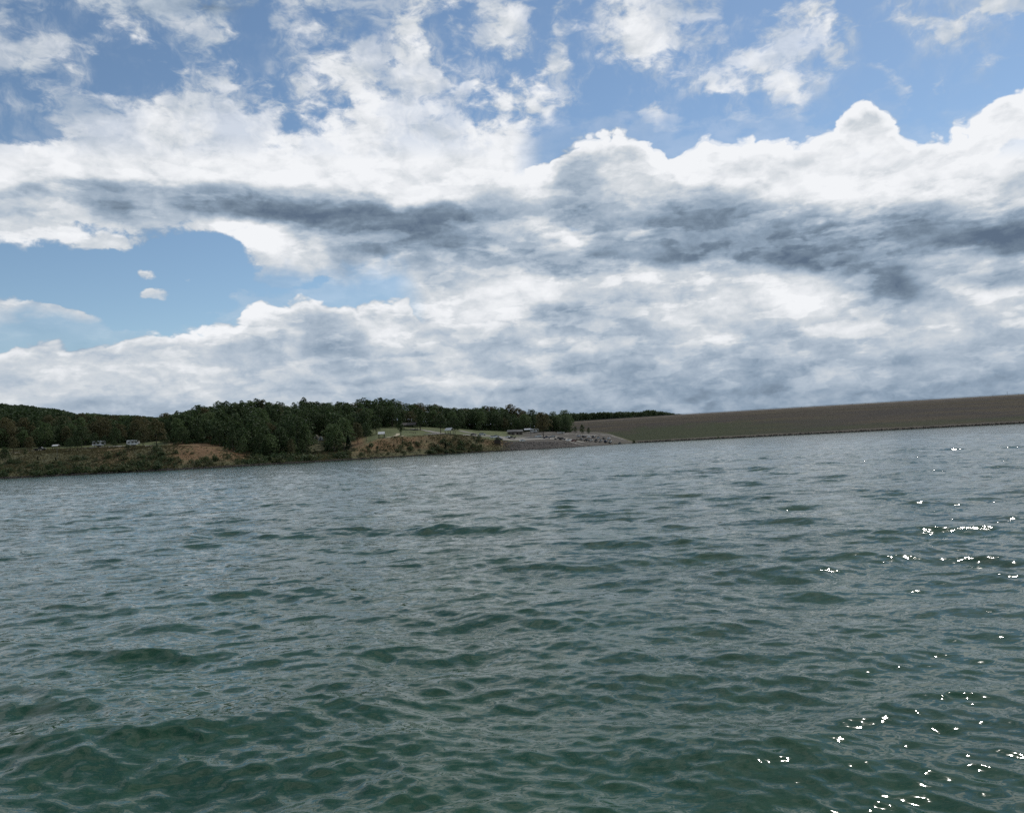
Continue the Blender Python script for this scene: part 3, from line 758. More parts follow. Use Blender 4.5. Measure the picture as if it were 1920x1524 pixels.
# cedars on the bank
CED = [(67, 372, 862, 'dark pointed cedar on the left bank below the campground path'), (101, 366, 858, 'slim dark cedar on the weedy bank below the white awning'),
       (650, 428, 818, 'dark cedar at the left corner of the red slope'), (811, 480, 834, 'pointed cedar at the water edge below the white sloping roof'), (832, 482, 830, 'taller pointed cedar right beside another at the water edge'),
       (797, 482, 842, 'small cedar at the water edge left of the two pointed ones'), (773, 474, 838, 'rounded cedar low on the red slope'), (735, 458, 847, 'squat cedar at the waterline under the lone light green tree'),
       (690, 442, 847, 'squat dark cedar low on the red slope below the shelter'), (704, 446, 845, 'dark round cedar just above the water below the shelter'), (862, 494, 835, 'dark cedar on the shore below the black car'), (887, 498, 834, 'dark cedar at the right end of the bushy shore'),
       (898, 500, 836, 'small cedar last before the orange grass')]
for px, Y, yt, lab in CED:
    h = max(1.6, top_h(px, Y, yt)); tree('cedar_tree', ('cedar', int(rng.integers(3))), px, Y, h, lab, sx=1.0 if h > 5 else 1.25)

# the wood: front rows and skyline as individual trees, the depth of it as one mass
def in_wood(px, Y):
    if px < 318: return Y > np.interp(px, [-100, 60, 120, 200, 318], [418, 440, 432, 444, 440])
    if px < 452: return Y > np.interp(px, [318, 360, 400, 452], [412, 424, 412, 400])
    if px < 650 and 584 < px < 606 and Y < 486: return False
    if px < 650: return Y > np.interp(px, [452, 480, 540, 600, 625, 650], [392, 396, 396, 412, 432, 448])
    if px < 880: return Y > np.interp(px, [650, 690, 700, 760, 800, 880], [466, 500, 545, 560, 590, 604])
    return Y > np.interp(px, [880, 960, 1020, 1062], [610, 628, 640, 655]) and px < 1066
def hill_end(px): return np.interp(px, TK, TD[:, 3]) + 25
def wood_zone(px):
    if px < 318: return 'left'
    return 'mid' if px < 700 else 'right'
WL = {'left': ('tree of the olive-green wood around the campground', 'trees of the campground wood'),
      'mid': ('tall tree of the dark wood covering the middle hill', 'trees of the dark hill wood'),
      'right': ('leafy tree of the wood behind the park road and ramp', 'trees of the wood behind the park road')}
front = []; inner = []
Yv = 392.0
while Yv < 700:
    step = 9.0
    X0, X1 = PXC(-300, Yv), PXC(1070, Yv); x = X0 + rng.uniform(0, step)
    while x < X1:
        Xj, Yj = x + rng.uniform(-2.6, 2.6), Yv + rng.uniform(-3, 3); px = px_of(Xj, Yj)
        if in_wood(px, Yj) and Yj < hill_end(px):
            isfront = not in_wood(px, Yj - 15)
            (front if isfront else inner).append((px, Yj))
        x += step * rng.uniform(.85, 1.25)
    Yv += 8.0
crest = []
px = 306.0
while px < 1062:
    Yc = np.interp(px, TK, TD[:, 3]); crest.append((px + rng.uniform(-2, 2), Yc + rng.uniform(-6, 10))); px += rng.uniform(9, 17)
print('wood candidates', len(front), len(inner), len(crest))
LAND = [(-200, 90, 'left', 'behind the white canopy'), (90, 318, 'left', 'behind the two white campers'), (318, 452, 'mid', 'above the red-brown point'), (452, 560, 'mid', 'over the hollow of green bushes'),
        (560, 650, 'mid', 'around the pale tents'), (650, 760, 'mid', 'behind the white roofed shelter'), (760, 880, 'right', 'behind the large pavilion'), (880, 990, 'right', 'behind the parking lot'), (990, 1070, 'right', 'next to the end of the dam')]
def wood_tree(px, Y, h, where, zone_tints):
    tn = str(rng.choice(list(TINT), p=zone_tints)); lm = [l for l in LAND if l[0] <= px < l[1]]; zn, txt = (lm or LAND[:1])[0][2:]
    key = pick(TALL + OAK[1:3] if zn == 'mid' else OAK + TALL[:1]) + (tn,)
    lab = {'front': tn + ' tree in front row of the wood ' + txt, 'crest': tn + ' tree on skyline of the wood ' + txt, 'inner': tn + ' tree inside the wood ' + txt}[where]
    return tree('forest_tree', key, px, Y, h, lab, lab.replace('tree', 'trees', 1), sx=rng.uniform(.75, 1.08))
n_ind = 0
def cap_h(px, Y, h): return max(5.0, min(h, top_h(px, Y, skyl(px) + 3)))
def tints(px): return (.30, .30, .40) if px < 318 else ((.66, .24, .10) if px < 700 else (.50, .32, .18))
inview = [c for c in front if 0 <= c[0] <= 1070]; extra = [c for c in front if not (0 <= c[0] <= 1070)]
for px, Y in inview:
    h = rng.uniform(13, 18) if 452 <= px < 700 else (rng.uniform(9.5, 13.5) if px < 318 else rng.uniform(10, 16))
    if 452 < px < 650 and Y < 425: h *= rng.uniform(.5, .8)
    if 318 < px < 452: h *= rng.uniform(.6, .85)
    wood_tree(px, Y, cap_h(px, Y, h), 'front', tints(px)); n_ind += 1
for px, Y in crest:
    h = top_h(px, Y, skyl(px) + rng.choice([-3.5, -2, 0, 2, 4])); wood_tree(px, Y, max(6, h), 'crest', tints(px)); n_ind += 1
vis = [c for c in inner if 0 <= c[0] <= 1065]; rng.shuffle(vis); vis = [tuple(c) for c in vis]
nv = max(0, 265 - n_ind)
for px, Y in vis[:nv]: wood_tree(px, Y, cap_h(px, Y, rng.uniform(12, 18)), 'inner', tints(px))
rest = vis[nv:] + extra + [c for c in inner if not (0 <= c[0] <= 1065)]
print('individual wood trees', n_ind, 'inner', nv, 'mass', len(rest))
def mass(name, items, mat, keyset, label_kind='stuff', frac=.34, hr=(11, 16), leafk=1.5, capped=True):
    V = []; 
    for px, Y in items:
        key = pick(keyset); _, _, h0, v = PROTO[key]; q = v.reshape(-1, 4, 3)
        sel = q[rng.random(len(q)) < frac]; c = sel.mean(1, keepdims=True); sel = c + (sel - c) * leafk
        g = spot(px, Y); h = rng.uniform(*hr)
        if px < 318 and name == 'woodland': h *= .8
        if capped: h = cap_h(px, Y, h)
        s = h / h0; a = rng.uniform(0, 6.28); ca, sa = math.cos(a), math.sin(a); p = sel.reshape(-1, 3) * s
        V.append(np.stack([p[:, 0] * ca - p[:, 1] * sa + g.x, p[:, 0] * sa + p[:, 1] * ca + g.y, p[:, 2] + g.z], -1))
    V = np.concatenate(V); me = np_mesh(name, V, np.arange(len(V)).reshape(-1, 4), mat)
    o = link(name, me); tag(o, kind='stuff'); print(name, len(V) // 4); return o
mass('woodland', rest, M_leaf, OAK + TALL, frac=.30, hr=(11, 17))
def understory():
    V = []
    for px, Y in front + inner + crest:
        for _ in range(5):
            key = ('shrub', int(rng.integers(6))); _, _, h0, v = PROTO[key]; X = PXC(px, Y) + rng.uniform(-4.5, 4.5); Yj = Y + rng.uniform(-3, 4)
            if not in_wood(px_of(X, Yj), Yj - 1): continue
            z = gz(X, Yj); s = rng.uniform(1.2, 2.9); q = v.reshape(-1, 4, 3)[::2].reshape(-1, 3) * s; V.append(q + np.array([X, Yj, z]))
    V = np.concatenate(V); tag(link('understory', np_mesh('understory', V, np.arange(len(V)).reshape(-1, 4), M_leaf)), kind='stuff'); print('understory', len(V) // 4)
understory()
# far ridge at the left, and the trees beyond the dam
ridge = []
for Y in np.arange(640, 935, 11):
    for px in np.arange(-560, 322, 9.0): ridge.append((px + rng.uniform(-4, 4), Y + rng.uniform(-4, 4)))
o = mass('far_ridge_woodland', ridge, M_leaf, OAK + TALL, frac=.14, hr=(13, 18), leafk=2.2, capped=True)
tag(o, 'dark wooded ridge far behind the campground')
beyond = []
for Y in (905, 925, 950):
    for px in np.arange(1046, 1330, 6.0):
        beyond.append((px + rng.uniform(-2, 2), Y + rng.uniform(-6, 6)))
o = mass('far_woodland', beyond, M_leaf, OAK + TALL, frac=.3, hr=(22, 28), leafk=1.6)
tag(o, 'dark line of trees showing over the dam crest')

# shrubs, each one its own; then weeds as ground cover
SHG = [('bushy shrub on the weedy bank below the campground', 'shrubs on the campground bank', 0, 330, 110),
       ('low bush scattered on the red-brown point of land', 'bushes on the red-brown point', 330, 458, 22),
       ('bright green bush in the hollow before the dark wood', 'green bushes in the hollow', 458, 650, 52),
       ('low bush dotted over the red slope under the lawn', 'bushes on the red slope', 650, 800, 34),
       ('dense bush on the shore below the park road', 'bushes on the shore below the park road', 800, 903, 42)]
def shl(lab, grp, sz, dy, key):
    w1 = 'larger' if sz > 1.05 else 'smaller'; w2 = 'at the water edge' if dy < 8 else 'higher up'; w3 = 'yellowish' if key[1] % 2 else 'dark'
    return w1 + ' ' + w3 + ' ' + lab + ' ' + w2, w1 + ' ' + w3 + ' ' + grp + ' ' + w2
for lab, grp, a, b, n in SHG:
    for i in range(n):
        px = rng.uniform(a, b); D0, D1 = np.interp(px, TK, TD[:, 0]), np.interp(px, TK, TD[:, 1])
        if a == 330: Y = D0 + rng.uniform(2, 14)
        elif a == 650: Y = D0 + rng.uniform(2, 20)
        elif a == 458: Y = D0 + rng.uniform(2, 20)
        else: Y = D0 + 2 + 30 * rng.uniform(0, 1) ** 1.7 * (1 if a == 0 else .75)
        sz = rng.uniform(.6, 1.5); s = sz * (1.5 if a == 458 else 1) * (1.25 if a in (800, 0) else 1)
        key = ('shrub', int(rng.integers(6))); tree('shrub', key, px, Y, PROTO[key][2] * s, *shl(lab, grp, sz, Y - D0, key), cat='bush')
for px, Y, s, lab in ((929, 517, 1.5, 'round dark bush left of the brown box on the bank'), (1183, 690, 1.5, 'dark bush at the waterline where the gravel meets the dam'), (1186.5, 690, 1.3, 'second smaller dark bush at the waterline by the dam'),
                      (1343, 660, 1.1, 'single dark bush at the foot of the dam')):
    key = ('shrub', 3); g = spot(px, Y)
    o = tree('shrub', key, px, Y, PROTO[key][2] * s, lab, cat='bush'); o.location.z = max(o.location.z, .1)

def cover():
    n = 70000; px = rng.uniform(-120, 985, n); u = rng.uniform(0, 1, n)
    D0 = np.interp(px, TK, TD[:, 0]); D1 = np.interp(px, TK, TD[:, 1]); D2 = np.interp(px, TK, TD[:, 2])
    Y = D0 + .6 + (np.where(px < 650, D2, D1 + 2) - D0) * u ** 1.25; X = PXC(px, Y); Z = ground(X, Y)
    clump = hnoise(X, Y, .28, 21) + rng.normal(0, .35, n); red = ((px > 325) & (px < 455)) | ((px > 655) & (px < 800)) | (px > 900)
    keep = (Z > .15) & (rng.uniform(0, 1, n) > np.clip((px - 925) / 60, 0, 1)) & (clump > np.where(red, .42, -.25)); X, Y, Z, px = X[keep], Y[keep], Z[keep], px[keep]; n = len(X)
    h = rng.uniform(.15, .5, n)[:, None]
    c = np.stack([X, Y, Z], -1); a = rng.uniform(0, 3.14, n); d = np.stack([np.cos(a), np.sin(a) * .5, 0 * a], -1) * rng.uniform(.15, .4, n)[:, None]
    up = np.zeros((n, 3)); up[:, 2] = 1; lean = rng.normal(0, .25, (n, 3)); lean[:, 2] = 0
    q = np.stack([c - d, c + d, c + d * .7 + (up + lean) * h, c - d * .7 + (up + lean) * h * .8], 1).reshape(-1, 3)
    o = link('ground_cover', np_mesh('ground_cover', q, np.arange(n * 4).reshape(-1, 4), M_weed)); tag(o, kind='stuff'); print('cover', n)
cover()
def brush():
    V = []
    for k in range(900):
        px = rng.uniform(-120, 903); 
        if (330 < px < 450 or 650 < px < 790) and rng.random() < .72: continue
        D0 = np.interp(px, TK, TD[:, 0]); Y = D0 + 1.5 + (26 if px < 650 else 18) * rng.uniform(0, 1) ** 1.5; X = PXC(px, Y); z = gz(X, Y)
        if z < .25: continue
        v = PROTO[('shrub', int(rng.integers(6)))][3].reshape(-1, 4, 3); q = v[rng.random(len(v)) < .4].reshape(-1, 3) * rng.uniform(.35, .95); V.append(q + np.array([X, Y, z]))
    V = np.concatenate(V); tag(link('brush', np_mesh('brush', V, np.arange(len(V)).reshape(-1, 4), M_leaf)), kind='stuff'); print('brush', len(V) // 4)
brush()
# stones: riprap by the ramp, dark wet stones along the shore, light stones at the dam's foot
def stones(name, n, pfun, size, mat):
    base = np.array([(1, 0, 0), (-1, 0, 0), (0, 1, 0), (0, -1, 0), (0, 0, 1), (0, 0, -1)], float); tri = np.array([(0, 2, 4), (2, 1, 4), (1, 3, 4), (3, 0, 4), (2, 0, 5), (1, 2, 5), (3, 1, 5), (0, 3, 5)])
    P = pfun(n); n = len(P); s = rng.uniform(size[0], size[1], (n, 1, 1)) * rng.uniform(.6, 1.2, (n, 1, 3)); s[:, :, 2] *= .7
    a = rng.uniform(0, 6.28, n); b = base[None] * rng.uniform(.7, 1.2, (n, 6, 1)); ca, sa = np.cos(a)[:, None], np.sin(a)[:, None]
    b = b * s; v = np.stack([b[..., 0] * ca - b[..., 1] * sa, b[..., 0] * sa + b[..., 1] * ca, b[..., 2]], -1) + P[:, None]
    f = (tri[None] + (np.arange(n) * 6)[:, None, None]).reshape(-1, 3)
    tag(link(name, np_mesh(name, v.reshape(-1, 3), f, mat)), kind='stuff')
def rip(n):
    px = rng.uniform(925, 1100, n); px = px[rng.uniform(0, 1, n) < np.clip((px - 925) / 50, 0, 1) ** 1.5]; n = len(px); D0 = np.interp(px, TK, TD[:, 0]); D1 = np.interp(px, TK, TD[:, 1]); Y = D0 - .5 + (D1 - D0 + 1) * rng.uniform(0, 1, n); X = PXC(px, Y)
    return np.stack([X, Y, ground(X, Y) + .1], -1)
def shore(n):
    px = rng.uniform(-100, 960, n); Y = np.interp(px, TK, TD[:, 0]) + rng.uniform(-1.5, 3.5, n); X = PXC(px, Y); Z = ground(X, Y); k = (Z > -.25) & (Z < .5)
    return np.stack([X, Y, Z + .12], -1)[k]
def toe(n):
    px = rng.uniform(1190, 2600, n); h = rng.uniform(-.005, .045, n); P = np.array([dam_face_point(a, b) for a, b in zip(px, h)]); P[:, 2] += .15; return P
def face(n):
    px = rng.uniform(1060, 1980, n); h = rng.uniform(.04, .99, n); P = np.array([dam_face_point(a, b) for a, b in zip(px, h)]); P[:, 2] += .1; return P
def rockmat(name, a, b):
    m, t, p = new_mat(name); ge = t.n.new('ShaderNodeNewGeometry').outputs['Position']
    t.l.new(t.mix(t.rng(t.noise(ge, 1.1, 3, .7)[0], .35, .65), a, b), p.inputs['Base Color']); p.inputs['Roughness'].default_value = .9; p.inputs['Specular IOR Level'].default_value = .2; return m
M_rock = rockmat('grey_rock', (.055, .050, .047), (.145, .132, .12)); M_wet = rockmat('wet_rock', (.018, .017, .016), (.05, .045, .04)); M_drock = rockmat('dam_rock', (.05, .046, .045), (.10, .092, .086))
stones('riprap_stones', 5200, rip, (.35, .75), M_rock)
stones('shore_stones', 5000, shore, (.25, .7), M_wet)
stones('toe_stones', 2600, toe, (.3, .8), M_wet)

# ------------------------------------------------------------------ roads, path, parking, ramp
M_conc = simple('pale_concrete', (.17, .158, .138), .9, scale=.3)
M_asph = simple('old_asphalt', (.20, .19, .175), .95, scale=.3)
M_path = simple('gravel_path', (.33, .29, .20), .95, scale=.5)
def ribbon(name, pts, width, mat, lift=.14, close=False):
    """pts: (px, Y) world directions/distances; a strip laid on the ground"""
    P = [np.array([PXC(a, b), b]) for a, b in pts]; Q = []
    for i in range(len(P) - 1):
        L = max(2, int(np.linalg.norm(P[i + 1] - P[i]) / 2.5))
        for k in range(L): Q.append(P[i] + (P[i + 1] - P[i]) * k / L)
    Q.append(P[-1]); Q = np.array(Q)
    for _ in range(3): Q[1:-1] = (Q[:-2] + 2 * Q[1:-1] + Q[2:]) / 4
    v = []; K = max(4, int(width / 1.3) + 1)
    for i, q in enumerate(Q):
        t = Q[min(i + 1, len(Q) - 1)] - Q[max(i - 1, 0)]; t /= np.linalg.norm(t); n = np.array([-t[1], t[0]])
        for k in range(K):
            p = q + n * width * (k / (K - 1) - .5); v.append((p[0], p[1], gz(*p) + lift))
    i = np.arange(len(v)).reshape(-1, K); f = np.stack([i[:-1, :-1], i[:-1, 1:], i[1:, 1:], i[1:, :-1]], -1).reshape(-1, 4)
    me = np_mesh(name, v, f, mat)
    if me.polygons[0].normal.z < 0: me.flip_normals()
    tag(link(name, me), kind='structure')
ribbon('campground_road', [(150, 418), (200, 417), (250, 413), (300, 409)], 4.5, M_asph)
ribbon('campground_path', [(2, 392), (25, 396), (50, 402), (78, 404)], 3.0, M_path)
ribbon('campground_drive', [(0, 404), (40, 410), (80, 412)], 3.0, M_asph)
ribbon('shelter_path', [(697, 463), (712, 467), (722, 470), (735, 480), (750, 483), (757, 486)], 2.6, M_path)
ribbon('picnic_path', [(733, 500), (742, 503), (745, 492), (737, 484)], 2.4, M_path)
ribbon('park_road', [(768, 556), (780, 552), (800, 540), (815, 530), (828, 520), (822, 512), (805, 506), (797, 504)], 5.5, M_conc)
ribbon('park_lane', [(810, 510), (838, 512), (862, 517), (880, 530), (915, 545), (945, 556)], 5.0, M_asph)
ribbon('back_road', [(858, 572), (880, 566), (905, 560), (930, 556), (960, 560), (1000, 572), (1050, 590)], 5.0, M_conc)
ribbon('far_service_road', [(985, 628), (1010, 625), (1050, 622), (1062, 630)], 4.0, M_conc)
ribbon('parking_lot', [(928, 536), (960, 545), (1000, 556), (1040, 564), (1078, 582)], 16, M_conc)
ribbon('boat_ramp', [(1098, 547), (1085, 552), (1068, 556), (1052, 560)], 4.5, M_conc, .35)
ribbon('gravel_track', [(1058, 640), (1085, 640), (1105, 655), (1125, 668), (1150, 680), (1170, 690)], 5, M_conc)

# ------------------------------------------------------------------ vehicles and small structures
M_white = simple('white_paint', (.78, .78, .76), .35, var=.03); M_offw = simple('weathered_white_paint', (.62, .62, .60), .5, var=.06); M_black = simple('black_paint', (.012, .012, .014), .25, var=.05)
M_silver = simple('silver_paint', (.42, .43, .44), .3, .4, .04); M_grey = simple('dark_grey_paint', (.06, .065, .07), .3, var=.05)
M_blue = simple('navy_paint', (.02, .035, .08), .3, var=.05); M_red = simple('dull_red_paint', (.16, .03, .025), .4, var=.05); M_tan = simple('tan_paint', (.30, .26, .20), .5)
M_glass = simple('dark_glass', (.01, .012, .014), .08, var=0); M_tyre = simple('tyre_rubber', (.015, .015, .015), .9)
M_wood = simple('weathered_wood', (.13, .10, .075), .9); M_dwood = simple('dark_brown_wood', (.045, .032, .024), .9); M_roofm = simple('pale_metal_roof', (.52, .52, .50), .4, .1, .03)
def wheel_mesh():
    m = MB(); m.tube([(0, -.11, 0), (0, .11, 0)], .34, 10); return m.mesh('wheel', M_tyre)
WHEEL = wheel_mesh(); CARM = {}
def car_meshes(kind, mat):
    k = (kind, mat.name)
    if k in CARM: return CARM[k]
    if kind == 'car':
        body = MB().prism([(-2.15, .32), (2.2, .32), (2.25, .62), (2.0, .82), (1.0, .92), (-1.7, .95), (-2.2, .85)], -.88, .88)
        roof = MB().box(-1.25, .45, -.68, .68, 1.36, 1.44, .1, .05)
        glass = MB().hexa([(-1.75, -.82, .94), (1.05, -.82, .92), (1.05, .82, .92), (-1.75, .82, .94), (-1.2, -.66, 1.36), (.4, -.66, 1.36), (.4, .66, 1.36), (-1.2, .66, 1.36)])
        ax = 1.35
    elif kind == 'suv':
        body = MB().prism([(-2.3, .38), (2.3, .38), (2.35, .75), (2.15, 1.0), (1.15, 1.12), (-2.2, 1.12), (-2.35, .9)], -.95, .95)
        roof = MB().box(-2.1, .5, -.76, .76, 1.70, 1.79, .12, .06)
        glass = MB().hexa([(-2.2, -.9, 1.12), (1.15, -.9, 1.11), (1.15, .9, 1.11), (-2.2, .9, 1.12), (-2.0, -.74, 1.70), (.45, -.74, 1.70), (.45, .74, 1.70), (-2.0, .74, 1.70)])
        ax = 1.45
    else:   # pickup
        body = MB().prism([(-2.8, .5), (2.7, .5), (2.75, .85), (2.6, 1.08), (1.35, 1.14), (-.55, 1.14), (-.6, 1.12), (-2.75, 1.12)], -.95, .95)
        roof = MB().box(-.45, .85, -.76, .76, 1.72, 1.80, .1, .05)
        glass = MB().hexa([(-.6, -.9, 1.14), (1.4, -.9, 1.14), (1.4, .9, 1.14), (-.6, .9, 1.14), (-.4, -.74, 1.72), (.8, -.74, 1.72), (.8, .74, 1.72), (-.4, .74, 1.72)])
        ax = 1.7
    lamp = MB().box(-.04, .04, -.12, .12, -.07, .07).mesh('headlight', M_white)
    CARM[k] = (body.mesh('body', mat), roof.mesh('roof', mat), glass.mesh('window', M_glass), lamp, ax, kind); return CARM[k]
def car(kind, px, Y, mat, rz, label, name=None, group=None):
    b, r, g, lamp, ax, _ = car_meshes(kind, mat); p = spot(px, Y)
    o = empty({'car': 'parked_car', 'suv': 'parked_suv', 'pickup': 'pickup_truck'}[kind], (p.x, p.y, p.z + .15), R(rz)); tag(o, label, {'car': 'car', 'suv': 'car', 'pickup': 'truck'}[kind], group)
    link('body', b, o); link('roof', r, o); link('window', g, o)
    for sx in (-ax, ax):
        for sy in (-.85, .85): link('wheel', WHEEL, o, (sx, sy, .34))
    fx = {'car': 2.22, 'suv': 2.34, 'pickup': 2.72}[kind]
    for sy in (-.65, .65): link('headlight', lamp, o, (fx, sy, .68 if kind == 'car' else .85))
    return o
CARS = [
 ('pickup', 72, 409, M_black, 8, 'black pickup parked by the campground path'),
 ('suv', 902, 545, M_silver, 15, 'small silver car on the park lane behind the black one'),
 ('suv', 1006, 566, M_white, 175, 'small white car in the shade left of the large tree by the lot'),
 ('car', 1033, 572, M_silver, 180, 'silver car half hidden behind the large tree by the lot'),
 ('car', 885, 529, M_black, 5, 'low black car parked alone beside the park lane'),
 ('suv', 923, 533, M_white, 20, 'white vehicle parked left in the group above the brown box'),
 ('suv', 933, 527, M_grey, -25, 'dark grey car nearest the brown box on the bank'),
 ('car', 928, 541, M_silver, 12, 'silver car behind the group above the brown box'),
 ('car', 948.5, 547, M_white, 160, 'white car beside a dark one in the middle of the lot'),
 ('pickup', 956.5, 546, M_black, 172, 'dark pickup beside a white car in the middle of the lot'),
 ('car', 976.5, 530, M_white, 35, 'bright white car alone at the near edge of the lot'),
 ('pickup', 1022, 560, M_blue, 185, 'dark blue pickup under the large tree by the lot'),
 ('pickup', 1043, 557, M_black, 4, 'long black pickup left of the bright white truck'),
 ('suv', 1051, 561, M_grey, 8, 'dark car close behind the long black pickup'),
 ('pickup', 1063, 561, M_white, 65, 'bright white truck at the top of the boat ramp'),
 ('car', 1072, 566, M_red, 12, 'dull reddish car right of the bright white truck'),
 ('suv', 1086.5, 588, M_grey, 70, 'dark vehicle leftmost of the row on the gravel'),
 ('pickup', 1096, 590, M_black, 60, 'black pickup second along the row on the gravel'),
 ('pickup', 1114, 602, M_black, 78, 'black pickup with a boat trailer in the gravel row'),
 ('suv', 1132, 612, M_blue, 70, 'dark blue vehicle left of the white boat on the gravel'),
 ('suv', 1150, 620, M_black, 75, 'tall black vehicle rightmost of the row on the gravel'),
]
for c in CARS: car(*c)
for i, (px, Y, k_, m_, rz_, lab) in enumerate([
 (1082, 612, 'car', M_silver, 60, 'silver car behind the left end of the gravel row'), (1092, 616, 'suv', M_black, 64, 'black vehicle second in the back gravel row'), (1101, 622, 'car', M_white, 66, 'white car in the back gravel row left of a dark one'),
 (1110, 626, 'suv', M_grey, 70, 'dark grey vehicle in the back gravel row right of the white car'), (1119, 631, 'pickup', M_silver, 72, 'silver pickup in the middle of the back gravel row'), (1129, 636, 'car', M_black, 70, 'black car in the back gravel row right of the silver pickup'),
 (1138, 641, 'suv', M_white, 74, 'white vehicle near the right end of the back gravel row'), (1158, 640, 'pickup', M_grey, 76, 'grey pickup last at the right end of the gravel')]):
    car(k_, px, Y, m_, rz_, lab)
# camping trailers
def trailer(px, Y, rz, L, label, mat=M_offw):
    p = spot(px, Y); o = empty('travel_trailer', (p.x, p.y, p.z + .1), R(rz)); tag(o, label, 'camper')
    prof = [(-L / 2, .6), (L / 2 - .5, .6), (L / 2, 1.4), (L / 2 - .35, 2.75), (L / 2 - .8, 2.95), (-L / 2 + .1, 2.95), (-L / 2, 2.7)]
    MB().prism(prof, -1.15, 1.15).build('body', mat, o)
    MB().box(-L / 2 + .15, L / 2 - .9, -1.1, 1.1, 2.955, 3.05).build('roof', M_offw, o)
    wi = MB().box(-.55, .55, -.03, .03, -.4, .4).mesh('window', M_glass)
    for x in (-L * .33, -L * .02, L * .30): link('window', wi, o, (x, -1.17, 1.85))
    MB().box(-L * .2, -L * .2 + .7, -1.2, -1.16, .75, 2.5).build('door', M_silver, o)
    MB().box(-L * .25, L * .2, -2.6, -1.22, 2.55, 2.62).build('awning', M_grey, o)
    for x in (-.5, .4):
        for y in (-1.0, 1.0): link('wheel', WHEEL, o, (x, y, .34))
    MB().tube([(L / 2 - .2, 0, .6), (L / 2 + 1.1, 0, .5)], .06, 5).build('tow_bar', M_black, o)
trailer(183, 421, 12, 6.2, 'white travel trailer half hidden by trees beside the campground road')
trailer(247.5, 417, 4, 6.0, 'white camper with dark windows left of the broad olive tree')
trailer(1000, 622, 5, 7.0, 'bright white camper behind the lamp post at the back of the lot')
def shelter(px, Y, w_, d_, h, label, roofmat, rz=0, pitch=.5, name='picnic_shelter', table=True):
    p = spot(px, Y); o = empty(name, (p.x, p.y, p.z), R(rz)); tag(o, label, 'shelter')
    post = MB().box(-.12, .12, -.12, .12, -.6, h).mesh('post', M_dwood)
    for sx in (-1, 1):
        for sy in (-1, 1): link('post', post, o, (sx * (w_ / 2 - .4), sy * (d_ / 2 - .3), 0))
    r = MB()
    r.v += [(-w_ / 2, -d_ / 2, h), (w_ / 2, -d_ / 2, h), (w_ / 2, 0, h + pitch * d_ / 2), (-w_ / 2, 0, h + pitch * d_ / 2), (w_ / 2, d_ / 2, h), (-w_ / 2, d_ / 2, h)]
    r.v += [(x, y, z - .14) for x, y, z in r.v[:6]]
    r.f += [(0, 1, 2, 3), (3, 2, 4, 5), (9, 8, 7, 6), (11, 10, 8, 9), (0, 6, 7, 1), (5, 4, 10, 11), (0, 3, 9, 6), (3, 5, 11, 9), (1, 7, 8, 2), (2, 8, 10, 4)]
    r.build('roof', roofmat, o)
    MB().box(-w_ / 2 - .3, w_ / 2 + .3, -d_ / 2 - .3, d_ / 2 + .3, -.5, .08).build('floor_slab', M_conc, o)
    if table: picnic(px, Y, rz + 8, 'wooden picnic table under the ' + label.split(' on ')[0].split(' by ')[0].split(' beside ')[0], dz=.08)
def picnic(px, Y, rz, label, dz=0.0):
    p = spot(px, Y); o = empty('picnic_table', (p.x, p.y, p.z + dz), R(rz)); tag(o, label, 'table')
    MB().box(-.95, .95, -.38, .38, .72, .78).build('tabletop', M_dwood, o)
    be = MB().box(-.95, .95, -.13, .13, .42, .47).mesh('bench', M_dwood)
    for y in (-.65, .65): link('bench', be, o, (0, y, 0))
    le = MB().hexa([(-.05, -.75, -.2), (.05, -.75, -.2), (.05, .75, -.2), (-.05, .75, -.2), (-.05, -.25, .72), (.05, -.25, .72), (.05, .25, .72), (-.05, .25, .72)]).mesh('leg', M_dwood)
    for x in (-.7, .7): link('leg', le, o, (x, 0, 0))
shelter(713, 467, 3.9, 3.6, 2.5, 'small white roofed shelter on the lawn above the red slope', M_roofm, 4, .75)
shelter(840, 513, 4.6, 4.2, 2.6, 'white roofed shelter by the fork of the park lane', M_roofm, -25, .75)
shelter(766, 540, 10.0, 6.0, 2.9, 'large dark pavilion beside the curve of the park road', simple('brown_shingles', (.06, .052, .045), .9), -8, .6, table=False)
shelter(102, 409, 3.0, 2.6, 2.2, 'white canopy beside the black pickup in the campground', M_roofm, 0, .5)
shelter(987, 615, 5.5, 4.0, 2.6, 'grey roofed shelter by the back road left of the camper', M_silver, 0, .5, table=False)
picnic(768, 512, 10, 'long dark picnic table on the lawn below the pavilion'); picnic(774.5, 514, -15, 'second dark picnic table right of the long one on the lawn')
def tent(px, Y, label, mat):
    p = spot(px, Y); o = empty('tent', (p.x, p.y, p.z)); tag(o, label, 'tent')
    MB().prism([(-1.5, -.1), (1.5, -.1), (.15, 2.3), (-.15, 2.3)], -1.6, 1.6).build('canopy', mat, o)
    MB().hexa([(-.6, -1.62, 0), (.6, -1.62, 0), (.6, -1.605, 0), (-.6, -1.605, 0), (-.05, -1.62, 1.7), (.05, -1.62, 1.7), (.05, -1.605, 1.7), (-.05, -1.605, 1.7)]).build('door', M_grey, o)
tent(599, 474, 'pale grey tent between the trunks at the foot of the dark wood', M_silver); tent(591, 478, 'smaller pale tent left of the other in the dark wood', M_tan)
